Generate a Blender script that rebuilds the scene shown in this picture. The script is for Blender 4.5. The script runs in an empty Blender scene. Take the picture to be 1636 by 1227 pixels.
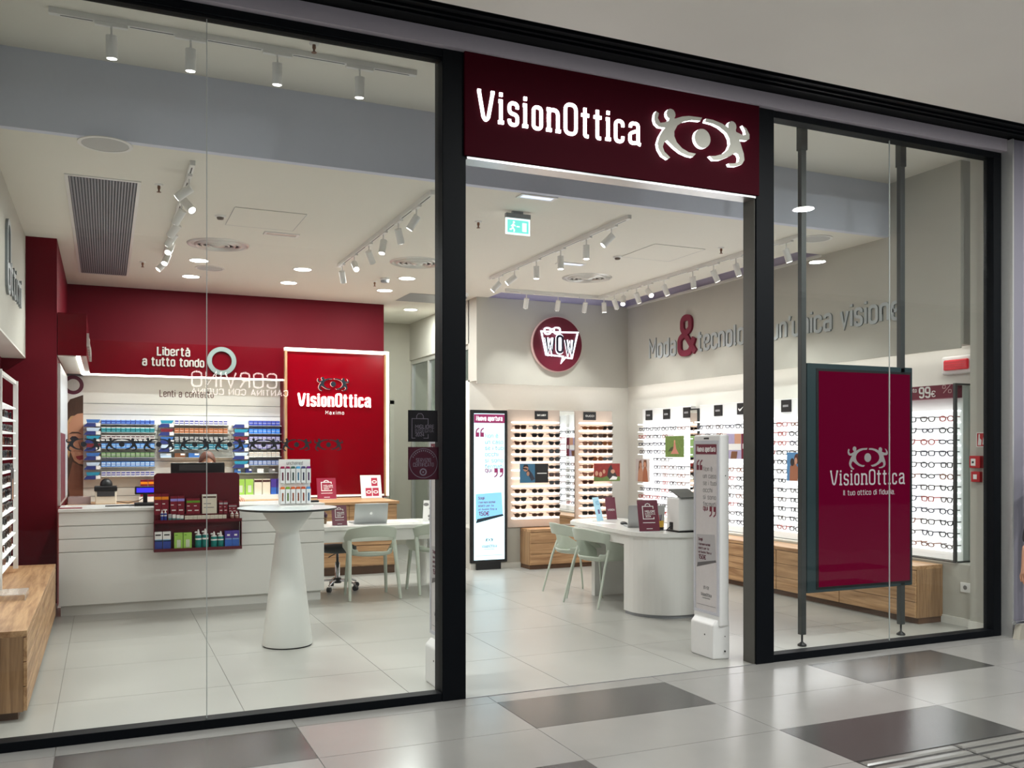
import bpy, math, random
from mathutils import Vector, Matrix
random.seed(7)
C = bpy.context.scene.collection
SC = bpy.context.scene
# ------------------------------------------------------------------ camera
EYE = 1.56; FPX = 1466.0; HOR = 717.0; YAW = math.radians(23.9)
cam_d = bpy.data.cameras.new('camera'); cam = bpy.data.objects.new('camera', cam_d); C.objects.link(cam)
cam.location = (0, 0, EYE); cam.rotation_euler = (math.pi/2, 0, -YAW)
cam_d.sensor_fit = 'HORIZONTAL'; cam_d.sensor_width = 36; cam_d.lens = FPX/1636*36
cam_d.shift_y = (HOR-613.5)/1636; cam_d.clip_start = .05; cam_d.clip_end = 200
SC.camera = cam
# ------------------------------------------------------------------ light
W = bpy.data.worlds.new('world'); SC.world = W; W.use_nodes = True
W.node_tree.nodes['Background'].inputs[0].default_value = (.80, .88, 1.0, 1)
W.node_tree.nodes['Background'].inputs[1].default_value = 1.12
VS = SC.view_settings; VS.view_transform = 'Standard'; VS.look = 'None'; VS.gamma = 1; VS.use_curve_mapping = False
VS.exposure = 0.0
DOWN_W = 31; SPOT_W = 34; WIN_SPOT_W = 105; LED_E = 9.0; MALL_W = 62
def lamp(kind, name, loc, tgt, watt, size=.1, col=(.965, .995, .975), ang=55, blend=.6):
    d = bpy.data.lights.new(name, kind); d.energy = watt; d.color = col
    if kind == 'SPOT': d.spot_size = math.radians(ang); d.spot_blend = blend; d.shadow_soft_size = size
    if kind == 'AREA': d.shape = 'DISK'; d.size = size
    o = bpy.data.objects.new(name, d); C.objects.link(o); o.location = loc
    o.rotation_euler = (Vector(tgt)-Vector(loc)).to_track_quat('-Z', 'Y').to_euler()
    return o
# ------------------------------------------------------------------ helpers
_s, _c = math.sin(YAW), math.cos(YAW)
def _ray(u, v):
    l = (u-818)/FPX
    return (_s+l*_c, _c-l*_s, (HOR-v)/FPX)
def on_y(u, v, Y): r = _ray(u, v); t = Y/r[1]; return (r[0]*t, EYE+r[2]*t)          # (X, Z) on the plane y = Y
def on_x(u, v, X): r = _ray(u, v); t = X/r[0]; return (r[1]*t, EYE+r[2]*t)          # (Y, Z) on the plane x = X
def on_z(u, v, Z=0.): r = _ray(u, v); t = (Z-EYE)/r[2]; return (r[0]*t, r[1]*t)     # (X, Y) on the plane z = Z
def px(X, Y, Z):
    d = X*_s+Y*_c; return (818+FPX*(X*_c-Y*_s)/d, HOR-FPX*(Z-EYE)/d)

def lin(c):
    c = c/255.; return c/12.92 if c <= .04045 else ((c+.055)/1.055)**2.4
MATS = {}
def M(name, rgb=(200, 200, 200), r=.5, metal=0., e=0., var=.05, sc=30., bump=0., stretch=(1, 1, 1), alpha=1., ecol=None, spec=.5):
    if name in MATS: return MATS[name]
    m = bpy.data.materials.new(name); m.use_nodes = True; nt = m.node_tree; N = nt.nodes; L = nt.links
    b = N['Principled BSDF']; col = tuple(lin(x) for x in rgb)
    b.inputs['Roughness'].default_value = r; b.inputs['Metallic'].default_value = metal
    b.inputs['Specular IOR Level'].default_value = spec; b.inputs['Alpha'].default_value = alpha
    tc = N.new('ShaderNodeTexCoord'); mp = N.new('ShaderNodeMapping'); nz = N.new('ShaderNodeTexNoise'); mx = N.new('ShaderNodeMix')
    mx.data_type = 'RGBA'; mp.inputs['Scale'].default_value = stretch; nz.inputs['Scale'].default_value = sc; nz.inputs['Detail'].default_value = 4
    L.new(tc.outputs['Object'], mp.inputs['Vector']); L.new(mp.outputs['Vector'], nz.inputs['Vector']); L.new(nz.outputs['Fac'], mx.inputs[0])
    mx.inputs[6].default_value = tuple(min(1, x*(1-var)) for x in col)+(1,); mx.inputs[7].default_value = tuple(min(1, x*(1+var)) for x in col)+(1,)
    L.new(mx.outputs[2], b.inputs['Base Color'])
    if bump:
        bp = N.new('ShaderNodeBump'); bp.inputs['Strength'].default_value = bump; bp.inputs['Distance'].default_value = .002
        L.new(nz.outputs['Fac'], bp.inputs['Height']); L.new(bp.outputs['Normal'], b.inputs['Normal'])
    if e:
        ec = tuple(lin(x) for x in (ecol or rgb)); b.inputs['Emission Color'].default_value = ec+(1,); b.inputs['Emission Strength'].default_value = e
    MATS[name] = m; return m
def wood(name, a, bcol, axis):
    m = bpy.data.materials.new(name); m.use_nodes = True; nt = m.node_tree; N = nt.nodes; L = nt.links; b = N['Principled BSDF']
    tc = N.new('ShaderNodeTexCoord'); mp = N.new('ShaderNodeMapping'); nz = N.new('ShaderNodeTexNoise'); n2 = N.new('ShaderNodeTexNoise'); rp = N.new('ShaderNodeValToRGB'); ad = N.new('ShaderNodeMath')
    s = [26, 26, 26]; s[axis] = 1.6; mp.inputs['Scale'].default_value = s; nz.inputs['Scale'].default_value = 1.; nz.inputs['Detail'].default_value = 6; nz.inputs['Distortion'].default_value = .6
    n2.inputs['Scale'].default_value = 4.5; n2.inputs['Detail'].default_value = 8
    L.new(tc.outputs['Object'], mp.inputs['Vector']); L.new(mp.outputs['Vector'], nz.inputs['Vector']); L.new(mp.outputs['Vector'], n2.inputs['Vector'])
    ad.operation = 'MULTIPLY_ADD'; ad.inputs[1].default_value = .35; L.new(n2.outputs['Fac'], ad.inputs[0]); L.new(nz.outputs['Fac'], ad.inputs[2])
    rp.color_ramp.elements[0].position = .42; rp.color_ramp.elements[1].position = .86
    rp.color_ramp.elements[0].color = tuple(lin(x) for x in a)+(1,); rp.color_ramp.elements[1].color = tuple(lin(x) for x in bcol)+(1,)
    L.new(ad.outputs[0], rp.inputs[0]); L.new(rp.outputs[0], b.inputs['Base Color']); b.inputs['Roughness'].default_value = .45
    MATS[name] = m; return m
def glassmat(name, tint, refl=1.0):
    m = bpy.data.materials.new(name); m.use_nodes = True; nt = m.node_tree; N = nt.nodes; L = nt.links
    for n in list(N):
        if n.type == 'BSDF_PRINCIPLED': N.remove(n)
    out = [n for n in N if n.type == 'OUTPUT_MATERIAL'][0]
    tr = N.new('ShaderNodeBsdfTransparent'); gl = N.new('ShaderNodeBsdfGlossy'); lw = N.new('ShaderNodeLayerWeight'); mx = N.new('ShaderNodeMixShader'); pw = N.new('ShaderNodeMath'); mu = N.new('ShaderNodeMath')
    tr.inputs[0].default_value = tint+(1,); gl.inputs['Roughness'].default_value = 0.0; lw.inputs['Blend'].default_value = .5      # Schlick reflectance, the same from both faces of the pane
    pw.operation = 'POWER'; pw.inputs[1].default_value = 5.; mu.operation = 'MULTIPLY_ADD'; mu.inputs[1].default_value = .96*refl; mu.inputs[2].default_value = .028*refl
    L.new(lw.outputs['Facing'], pw.inputs[0]); L.new(pw.outputs[0], mu.inputs[0]); L.new(mu.outputs[0], mx.inputs[0]); L.new(tr.outputs[0], mx.inputs[1]); L.new(gl.outputs[0], mx.inputs[2]); L.new(mx.outputs[0], out.inputs[0])
    MATS[name] = m; return m
def tilemat(name, rgb, r, var, sc=1.6):
    m = M(name, rgb, r, var=var, sc=sc); nt = m.node_tree; b = nt.nodes['Principled BSDF']
    tc = nt.nodes['Texture Coordinate'] if 'Texture Coordinate' in nt.nodes else None
    g = nt.nodes.new('ShaderNodeNewGeometry'); mp = [n for n in nt.nodes if n.type == 'MAPPING'][0]
    for l in list(mp.inputs['Vector'].links): nt.links.remove(l)
    nt.links.new(g.outputs['Position'], mp.inputs['Vector'])
    return m

class Fr:                                       # a wall frame: a = along, b = up, c = out of the wall
    def __init__(s, o, ex, n, ey=(0, 0, 1)): s.o = Vector(o); s.ex = Vector(ex); s.n = Vector(n); s.ey = Vector(ey)
    def __call__(s, a, b, c=0.): return s.o+s.ex*a+s.ey*b+s.n*c
def FY(Y): return Fr((0, Y, 0), (1, 0, 0), (0, -1, 0))            # faces the mall; a = X
def FXr(X): return Fr((X, 0, 0), (0, -1, 0), (-1, 0, 0))          # right wall; a = -Y
def FXl(X): return Fr((X, 0, 0), (0, 1, 0), (1, 0, 0))            # left wall; a = Y
ID = Fr((0, 0, 0), (1, 0, 0), (0, 0, 1), (0, 1, 0))               # a=x b=y c=z

class MB:
    def __init__(s, f=None): s.v = []; s.f = []; s.m = []; s.sm = []; s.fr = f or ID
    def add(s, vs, fs, m=0, smooth=False):
        o = len(s.v); s.v += [tuple(s.fr(*p)) for p in vs]
        for f in fs: s.f.append([i+o for i in f]); s.m.append(m); s.sm.append(smooth)
        return s
    def box(s, a0, a1, b0, b1, c0, c1, m=0):
        return s.add([(a0, b0, c0), (a1, b0, c0), (a1, b1, c0), (a0, b1, c0), (a0, b0, c1), (a1, b0, c1), (a1, b1, c1), (a0, b1, c1)],
                     [(0, 3, 2, 1), (4, 5, 6, 7), (0, 1, 5, 4), (1, 2, 6, 5), (2, 3, 7, 6), (3, 0, 4, 7)], m)
    def quad(s, p, m=0): return s.add(p, [tuple(range(len(p)))], m)
    def flat(s, pts, c, m=0): return s.add([(a, b, c) for a, b in pts], [tuple(range(len(pts)))], m)
    def prism(s, pts, c0, c1, m=0, ms=None):
        n = len(pts); s.add([(a, b, c0) for a, b in pts]+[(a, b, c1) for a, b in pts], [tuple(range(n, 2*n))], m)
        return s.add([(a, b, c0) for a, b in pts]+[(a, b, c1) for a, b in pts], [tuple(range(n))[::-1]]+[(i, (i+1) % n, n+(i+1) % n, n+i) for i in range(n)], m if ms is None else ms)
    def ribbon(s, pts, hw, c0, c1, closed=False, m=0, ms=None):
        P = [Vector((p[0], p[1])) for p in pts]; n = len(P); Lp = []; Rp = []
        for i in range(n):
            if closed: d1 = P[i]-P[i-1]; d2 = P[(i+1) % n]-P[i]
            else: d1 = P[i]-P[i-1] if i else P[1]-P[0]; d2 = P[i+1]-P[i] if i < n-1 else d1
            d1 = d1.normalized(); d2 = d2.normalized(); t = d1+d2
            t = t.normalized() if t.length > 1e-6 else d1
            nn = Vector((-t.y, t.x)); k = hw/max(.5, nn.dot(Vector((-d1.y, d1.x)))); Lp.append(P[i]+nn*k); Rp.append(P[i]-nn*k)
        k = n if closed else n-1; ms = m if ms is None else ms
        V = [(p.x, p.y, c1) for p in Lp]+[(p.x, p.y, c1) for p in Rp]
        s.add(V, [(i, n+i, n+(i+1) % n, (i+1) % n) for i in range(k)], m)
        if c1 != c0:
            V += [(p.x, p.y, c0) for p in Lp]+[(p.x, p.y, c0) for p in Rp]; F = []
            for i in range(k):
                j = (i+1) % n; F += [(i, j, 2*n+j, 2*n+i), (n+j, n+i, 3*n+i, 3*n+j)]
            if not closed: F += [(0, 2*n, 3*n, n), (n-1, 2*n-1, 4*n-1, 3*n-1)]
            s.add(V, F, ms)
        return s
    def disc(s, a, b, r, c0, c1, m=0, ms=None, n=24, ry=None):
        ry = ry or r
        return s.prism([(a+r*math.cos(2*math.pi*i/n), b+ry*math.sin(2*math.pi*i/n)) for i in range(n)], c0, c1, m, ms)
    def ring(s, a, b, r, hw, c0, c1, m=0, n=32, ry=None, ms=None):
        ry = ry or r
        return s.ribbon([(a+r*math.cos(2*math.pi*i/n), b+ry*math.sin(2*math.pi*i/n)) for i in range(n)], hw, c0, c1, True, m, ms)
    def tube(s, pts, r, n=8, m=0, cap=True):
        P = [Vector(p) for p in pts]; R = r if isinstance(r, (list, tuple)) else [r]*len(P); V = []; F = []; up = None
        for i, p in enumerate(P):
            t = (P[min(i+1, len(P)-1)]-P[max(i-1, 0)]).normalized()
            if up is None: up = t.orthogonal().normalized()
            up = (up-t*up.dot(t)); up = up.normalized() if up.length > 1e-6 else t.orthogonal().normalized(); w = t.cross(up)
            V += [p+(up*math.cos(2*math.pi*k/n)+w*math.sin(2*math.pi*k/n))*R[i] for k in range(n)]
        for i in range(len(P)-1):
            for k in range(n): F.append((i*n+k, i*n+(k+1) % n, (i+1)*n+(k+1) % n, (i+1)*n+k))
        s.add(V, F, m, True)
        if cap: s.add(V[:n], [tuple(range(n))[::-1]], m); s.add(V[-n:], [tuple(range(n))], m)
        return s
    def lathe(s, prof, cx=0, cy=0, n=32, m=0, z0=0):
        V = []; F = []; k = len(prof)
        for r, z in prof: V += [(cx+r*math.cos(2*math.pi*i/n), cy+r*math.sin(2*math.pi*i/n), z0+z) for i in range(n)]
        for j in range(k-1):
            for i in range(n): F.append((j*n+i, j*n+(i+1) % n, (j+1)*n+(i+1) % n, (j+1)*n+i))
        s.add(V, F, m, True)
        if prof[0][0] > 1e-4: s.add(V[:n], [tuple(range(n))[::-1]], m)
        if prof[-1][0] > 1e-4: s.add(V[-n:], [tuple(range(n))], m)
        return s
    def ell(s, c, r, n=14, k=9, m=0):
        V = []; F = []
        for j in range(k+1):
            t = math.pi*j/k
            for i in range(n):
                a = 2*math.pi*i/n; V.append((c[0]+r[0]*math.sin(t)*math.cos(a), c[1]+r[1]*math.sin(t)*math.sin(a), c[2]-r[2]*math.cos(t)))
        for j in range(k):
            for i in range(n): F.append((j*n+i, j*n+(i+1) % n, (j+1)*n+(i+1) % n, (j+1)*n+i))
        return s.add(V, F, m, True)
    def mesh(s, name, mats):
        me = bpy.data.meshes.new(name); me.from_pydata(s.v, [], s.f)
        for mt in mats: me.materials.append(mt)
        me.polygons.foreach_set('material_index', s.m); me.polygons.foreach_set('use_smooth', s.sm); me.update(); return me
def obj(name, mb, mats, parent=None, bevel=0, origin=None):
    if not isinstance(mats, (list, tuple)): mats = [mats]
    me = mb.mesh(name, mats) if isinstance(mb, MB) else mb
    if origin is not None: me.transform(Matrix.Translation(-Vector(origin)))
    o = bpy.data.objects.new(name, me); C.objects.link(o)
    if origin is not None: o.location = origin
    if parent is not None:
        o.parent = parent; o.location = Vector(o.location)-(parent.location if parent.rotation_euler.z == 0 else Vector((0, 0, 0)))
        if parent.parent is not None: o.location = Vector(o.location)-parent.parent.location
    if bevel:
        b = o.modifiers.new('bevel', 'BEVEL'); b.width = bevel; b.segments = 2; b.limit_method = 'ANGLE'
    return o
def tag(o, label, cat, group=None):
    o['label'] = label; o['category'] = cat
    if group: o['group'] = group
    return o
def thing(name, label, cat, loc=(0, 0, 0), rz=0, group=None):
    o = bpy.data.objects.new(name, None); C.objects.link(o); o.location = loc; o.rotation_euler.z = rz; o.empty_display_size = .05
    return tag(o, label, cat, group)
def loc_obj(name, mb, mats, parent, bevel=0):            # mesh given in the parent's own coordinates
    o = obj(name, mb, mats, None, bevel); o.parent = parent; return o
def struct(name, mb, mats, label, cat, bevel=0):
    o = obj(name, mb, mats, None, bevel); o['kind'] = 'structure'; return tag(o, label, cat)
def sempty(name, label, cat, loc=(0, 0, 0)):
    o = thing(name, label, cat, loc); o['kind'] = 'structure'; return o
def dup(root, loc, rz=None, label=None, group=None):
    r = root.copy(); C.objects.link(r); r.location = loc
    if rz is not None: r.rotation_euler.z = rz
    if label: r['label'] = label
    if group: r['group'] = group
    for ch in root.children:
        c = ch.copy(); C.objects.link(c); c.parent = r
        for g in ch.children:
            d = g.copy(); C.objects.link(d); d.parent = c
    return r
ORD = ['first', 'second', 'third', 'fourth', 'fifth', 'sixth', 'seventh', 'eighth', 'ninth', 'tenth', 'eleventh', 'twelfth', 'thirteenth', 'fourteenth', 'fifteenth', 'sixteenth']
# ------------------------------------------------------------------ stroke lettering
def rnd(pts, r, closed):
    if r <= 0: return pts
    P = [Vector(p) for p in pts]; n = len(P); out = []
    for i in range(n):
        if not closed and i in (0, n-1): out.append(tuple(P[i])); continue
        a = P[i-1]-P[i]; b = P[(i+1) % n]-P[i]; ang = a.angle(b)
        if ang > 2.9: out.append(tuple(P[i])); continue
        t = min(r/math.tan(ang/2), a.length*(.5 if closed or i > 1 else 1.), b.length*(.5 if closed or i < n-2 else 1.))
        p0 = P[i]+a.normalized()*t; p1 = P[i]+b.normalized()*t
        for k in range(6):
            q = k/5; out.append(tuple(p0*(1-q)**2*1+P[i]*2*q*(1-q)*.98+p1*q*q+P[i]*.04*q*(1-q)))
    res = []
    for p in out:
        if not res or (abs(p[0]-res[-1][0])+abs(p[1]-res[-1][1])) > 1e-5: res.append(p)
    if closed and abs(res[0][0]-res[-1][0])+abs(res[0][1]-res[-1][1]) < 1e-5: res.pop()
    return res
G = {}
def g(ch, w, *st): G[ch] = (w, [(p, (q[0] if q else 0), (q[1] if len(q) > 1 else False)) for p, *q in st])
X = .74; w = .34; R = .17; cw = .4; cR = .2
g('o', w, ([(0, 0), (w, 0), (w, X), (0, X)], R, True)); g('i', 0, ([(0, 0), (0, X)],), ([(0, .9), (0, 1.02)],)); g('l', .06, ([(0, 1), (0, .06), (.08, 0)], .06))
g('n', w, ([(0, 0), (0, X)],), ([(0, .3), (0, X), (w, X), (w, 0)], R)); g('u', w, ([(w, 0), (w, X)],), ([(0, X), (0, 0), (w, 0), (w, .3)], R))
g('m', 2*w-.04, ([(0, 0), (0, X)],), ([(0, .3), (0, X), (w-.02, X), (w-.02, 0)], R), ([(w-.02, .3), (w-.02, X), (2*w-.04, X), (2*w-.04, 0)], R))
g('r', .24, ([(0, 0), (0, X)],), ([(0, .3), (0, X), (.26, X)], .2)); g('v', w, ([(0, X), (w/2, 0), (w, X)],)); g('x', w, ([(0, 0), (w, X)],), ([(0, X), (w, 0)],))
g('a', w, ([(.02, X-.16), (.02, X), (w, X), (w, 0)], .15), ([(w, 0), (0, 0), (0, .42), (w, .42)], .14)); g('à', w, ([(.02, X-.16), (.02, X), (w, X), (w, 0)], .15), ([(w, 0), (0, 0), (0, .42), (w, .42)], .14), ([(.08, 1.02), (.24, .88)],))
g('e', w, ([(0, .38), (w, .38), (w, X), (0, X), (0, 0), (w, 0), (w, .2)], R)); g('è', w, ([(0, .38), (w, .38), (w, X), (0, X), (0, 0), (w, 0), (w, .2)], R), ([(.08, 1.02), (.24, .88)],))
g('s', w-.02, ([(w-.02, X-.18), (w-.02, X), (0, X), (0, .40), (w-.02, .34), (w-.02, 0), (0, 0), (0, .18)], .15)); g('c', w, ([(w, X-.2), (w, X), (0, X), (0, 0), (w, 0), (w, .2)], R))
g('t', .26, ([(.08, .98), (.08, 0), (.28, 0)], .1), ([(-.06, X), (.26, X)],)); g('f', .24, ([(.08, 0), (.08, 1), (.28, 1)], .12), ([(-.06, X), (.26, X)],))
g('d', w, ([(0, 0), (w, 0), (w, X), (0, X)], R, True), ([(w, 0), (w, 1)],)); g('b', w, ([(0, 0), (w, 0), (w, X), (0, X)], R, True), ([(0, 0), (0, 1)],))
g('p', w, ([(0, 0), (w, 0), (w, X), (0, X)], R, True), ([(0, X), (0, -.26)],)); g('q', w, ([(0, 0), (w, 0), (w, X), (0, X)], R, True), ([(w, X), (w, -.26)],))
g('g', w, ([(0, 0), (w, 0), (w, X), (0, X)], R, True), ([(w, X), (w, -.26), (.04, -.26)], .15)); g('h', w, ([(0, 0), (0, 1)],), ([(0, .3), (0, X), (w, X), (w, 0)], R))
g('z', w, ([(0, X), (w, X), (0, 0), (w, 0)],)); g('y', w, ([(0, X), (w/2, .02)],), ([(w, X), (.08, -.26)],)); g("'", .04, ([(.06, 1.02), (0, .8)],)); g('.', 0, ([(0, -.06), (0, .07)],)); g(':', 0, ([(0, -.06), (0, .07)],), ([(0, .5), (0, .63)],))
g('V', .46, ([(0, 1), (.23, 0), (.46, 1)],)); g('O', cw, ([(0, 0), (cw, 0), (cw, 1), (0, 1)], cR, True)); g('M', .5, ([(0, 0), (0, 1), (.25, .42), (.5, 1), (.5, 0)],)); g('L', .32, ([(0, 1), (0, 0), (.34, 0)],))
g('I', 0, ([(0, 0), (0, 1)],)); g('N', .42, ([(0, 0), (0, 1), (.42, 0), (.42, 1)],)); g('C', cw, ([(cw, .74), (cw, 1), (0, 1), (0, 0), (cw, 0), (cw, .26)], cR)); g('G', cw, ([(cw, .74), (cw, 1), (0, 1), (0, 0), (cw, 0), (cw, .46), (.2, .46)], cR))
g('U', cw, ([(0, 1), (0, 0), (cw, 0), (cw, 1)], cR)); g('A', .44, ([(0, 0), (.22, 1), (.44, 0)],), ([(.08, .3), (.36, .3)],)); g('T', .4, ([(0, 1), (.4, 1)],), ([(.2, 1), (.2, 0)],)); g('R', .38, ([(0, 0), (0, 1), (.38, 1), (.38, .48), (0, .48)], .2), ([(.2, .48), (.4, 0)],))
g('E', .32, ([(.34, 1), (0, 1), (0, 0), (.34, 0)],), ([(0, .52), (.28, .52)],)); g('S', .38, ([(.38, .78), (.38, 1), (0, 1), (0, .54), (.38, .48), (.38, 0), (0, 0), (0, .22)], .18)); g('Z', .4, ([(0, 1), (.4, 1), (0, 0), (.4, 0)],)); g('F', .32, ([(.34, 1), (0, 1), (0, 0)],), ([(0, .52), (.28, .52)],))
g('D', cw, ([(0, 0), (cw, 0), (cw, 1), (0, 1)], .18, True)); g('B', cw, ([(0, 0), (cw, 0), (cw, .52), (0, .52)], .14, True), ([(0, .52), (cw-.03, .52), (cw-.03, 1), (0, 1)], .14, True)); g('P', .38, ([(0, 0), (0, 1), (.38, 1), (.38, .46), (0, .46)], .2)); g('W', .6, ([(0, 1), (.15, 0), (.3, .7), (.45, 0), (.6, 1)],)); g('Y', .44, ([(0, 1), (.22, .5), (.44, 1)],), ([(.22, .5), (.22, 0)],)); g('H', cw, ([(0, 0), (0, 1)],), ([(cw, 0), (cw, 1)],), ([(0, .5), (cw, .5)],))
g('0', cw, ([(0, 0), (cw, 0), (cw, 1), (0, 1)], cR, True)); g('1', .2, ([(0, .8), (.18, 1), (.18, 0)],)); g('2', .38, ([(0, .74), (0, 1), (.38, 1), (.38, .55), (0, 0), (.4, 0)], .18)); g('4', .42, ([(.3, 0), (.3, 1), (0, .28), (.44, .28)],)); g('5', .38, ([(.36, 1), (.02, 1), (.02, .56), (.38, .56), (.38, 0), (0, 0), (0, .2)], .16)); g('9', cw, ([(cw, .45), (0, .45), (0, 1), (cw, 1), (cw, 0), (.04, 0), (.02, .16)], .18)); g('€', cw, ([(cw, .78), (cw, 1), (0.06, 1), (0.06, 0), (cw, 0), (cw, .22)], cR), ([(-.08, .58), (.3, .58)],), ([(-.08, .42), (.3, .42)],)); g('%', .5, ([(0, .6), (.16, .6), (.16, 1), (0, 1)], .08, True), ([(.34, 0), (.5, 0), (.5, .4), (.34, .4)], .08, True), ([(.05, 0), (.45, 1)],))
g('&', .56, ([(.60, .0), (.10, .70), (.10, .86)], .1), ([(.10, .84), (.10, 1.0), (.42, 1.0), (.42, .84)], .16), ([(.42, .86), (.42, .66), (.0, .42), (.0, .2)], .16), ([(.0, .22), (.0, 0), (.40, 0), (.56, .40)], .19))
# slab-footed logotype letters
SL = dict(G); _G = G; G = SL; X2 = X
g('V', .5, ([(0, 1), (.16, .12), (.25, 0), (.34, .12), (.5, 1)], .1), ([(-.05, .97), (.07, .97)],), ([(.43, .97), (.55, .97)],)); g('i', .02, ([(0, 0), (0, X), (-.08, X)],), ([(0, .9), (0, 1.03)],), ([(-.1, .02), (.1, .02)],))
g('n', w, ([(0, 0), (0, X), (-.08, X)],), ([(0, .3), (0, X), (w, X), (w, 0)], R), ([(-.1, .02), (.1, .02)],), ([(w-.08, .02), (w+.1, .02)],)); g('t', .2, ([(.06, 1), (.06, 0), (.2, 0)], .08), ([(-.08, X), (.22, X)],))
g('a', w, ([(.02, X-.16), (.02, X), (w, X), (w, 0), (w+.1, 0)], .12), ([(w, .05), (0, 0), (0, .36), (w, .5)], .14)); g('O', .41, ([(0, 0), (.41, 0), (.41, 1.03), (0, 1.03)], .2, True)); v_ = .29
g('o', v_, ([(0, 0), (v_, 0), (v_, X), (0, X)], v_/2, True)); g('c', v_, ([(v_, X-.2), (v_, X), (0, X), (0, 0), (v_, 0), (v_, .2)], v_/2)); g('s', v_, ([(v_, X-.18), (v_, X), (0, X), (0, .40), (v_, .34), (v_, 0), (0, 0), (0, .18)], .14))
G = _G
def natural(s, sp, T):
    x = 0; out = []
    for ch in s:
        if ch == ' ': x += .30+sp*.3; continue
        out.append((ch, x)); x += T[ch][0]+sp
    return out, max(.05, x-sp)
def text(mb, s, a, b, h, width=None, sw=.13, c0=0, c1=.001, m=0, ms=None, al='l', T=None, sp=.2, each=None):
    T = T or G; lay, nat = natural(s, sp, T); sx = (width-sw*h)/nat if width else h
    W_ = nat*sx+sw*h; a0 = a if al == 'l' else (a-W_/2 if al == 'c' else a-W_); a0 += sw*h/2
    for ch, x in lay:
        tgt = each(ch) if each else mb
        for i_, (pts, r, cl) in enumerate(T[ch][1]):
            q = rnd(pts, r, cl); tgt.ribbon([(a0+(x+p[0])*sx, b+p[1]*h) for p in q], sw*h/2, c0, c1+i_*min(.0008, .012*h), cl, m, ms)
    return W_
def letters(parent, fr, s, a, b, h, mats, width=None, sw=.13, c0=0, c1=.02, m=0, ms=None, al='l', T=None, sp=.2, name='letter'):
    L_ = []
    def each(ch): L_.append(MB(fr)); return L_[-1]
    W_ = text(None, s, a, b, h, width, sw, c0, c1, m, ms, al, T, sp, each)
    for q in L_: obj(name, q, mats, parent)
    return W_
# the emblem: two running figures round an eye
EYE_L = [(460,245),(480,255),(472,285),(490,312),(520,305),(552,290),(556,272),(600,270),(650,250),(700,239),(798,235),(785,258),(720,262),(660,280),(615,310),(592,350),(592,380),(610,415),(650,447),(700,465),(752,467),(730,490),(690,488),(640,475),(590,448),(540,412),(520,425),(508,455),(520,485),(562,515),(545,528),(505,510),(478,475),(470,440),(485,395),(510,355),(525,338),(480,338),(455,320),(446,295),(450,265)]
EYE_R = [(1108,240),(1140,255),(1165,290),(1165,318),(1145,332),(1085,335),(1100,370),(1120,420),(1125,460),(1105,490),(1060,508),(1010,512),(1000,497),(1050,490),(1080,475),(1085,450),(1075,430),(1055,422),(1000,455),(940,482),(885,490),(855,468),(900,462),(960,440),(995,410),(1012,375),(1008,340),(985,305),(930,275),(880,262),(820,258),(828,237),(880,237),(950,250),(1005,272),(1056,270),(1060,288),(1115,302),(1135,295),(1130,270)]
def emblem(mb, a, b, width, c0, c1, m=0, ms=None, pieces=None):
    k = width/721.; q = lambda P: [(a+(x-806)*k, b-(y-370)*k) for x, y in P][::-1]
    for i, P in enumerate((EYE_L, EYE_R)):
        t = pieces[i] if pieces else mb; t.prism(q(P), c0, c1, m, ms); hx, hy = ((568, 247), (1030, 257))[i]
        t.disc(a+(hx-806)*k, b-(hy-370)*k, 33*k, c0, c1-.0006, m, ms, 14)
    (pieces[2] if pieces else mb).disc(a-4*k, b+5*k, 60*k, c0, c1, m, ms, 24)
# ------------------------------------------------------------------ materials
white = M('white_paint', (226, 224, 216), .6, var=.02); ceilm = M('ceiling_paint', (228, 225, 215), .8, var=.02)
grey_up = M('grey_fascia_paint', (212, 216, 230), .7, var=.03); greige = M('greige_paint', (188, 185, 175), .75, var=.03, sc=6)
red_wall = M('wine_red_paint', (102, 4, 24), .6, var=.06, sc=3, spec=.2); red_gloss = M('wine_red_gloss', (92, 2, 15), .16, var=.04)
black = M('black_powder_coat', (6, 9, 14), .5, spec=.12, var=.05); blackm = M('black_matt', (6, 7, 9), .7, spec=.2); dgrey = M('dark_grey_metal', (72, 74, 74), .4, .4)
band_m = M('mauve_metal_band', (186, 178, 186), .4, .0, var=.04); mallc = M('mall_ceiling_paint', (242, 236, 228), .85, var=.03, sc=2); colm = M('column_panel', (140, 136, 147), .45, .15, var=.04, sc=2)
tile_l = tilemat('light_porcelain', (146, 144, 140), .20, .12); tile_d = tilemat('dark_porcelain', (74, 73, 71), .20, .12); tile_s = tilemat('shop_porcelain', (168, 167, 161), .30, .14, 1.2)
grout = M('grout', (138, 134, 128), .9); slot_m = M('slot_paint', (196, 190, 208), .8)
steel = M('brushed_steel', (190, 190, 192), .3, .9); chrome = M('chrome', (220, 220, 225), .12, 1.); alum = M('aluminium', (205, 204, 200), .35, .6)
gl_front = glassmat('storefront_glass', (.975, .986, .978)); gl_clear = glassmat('clear_glass', (.93, .96, .95)); mirror_m = M('mirror', (235, 238, 238), .02, 1., var=0)
silicone = M('silicone_joint', (178, 182, 178), .5); wpl = M('white_plastic', (232, 231, 228), .35, var=.02); wlac = M('white_lacquer', (232, 231, 226), .22, var=.015, sc=4); sage = M('pale_sage_plastic', (196, 204, 190), .4, var=.03)
gpl = M('grey_plastic', (150, 152, 155), .45); bpl = M('black_plastic', (22, 22, 24), .4); slv = M('silver_lid', (172, 175, 176), .35, .5)
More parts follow.
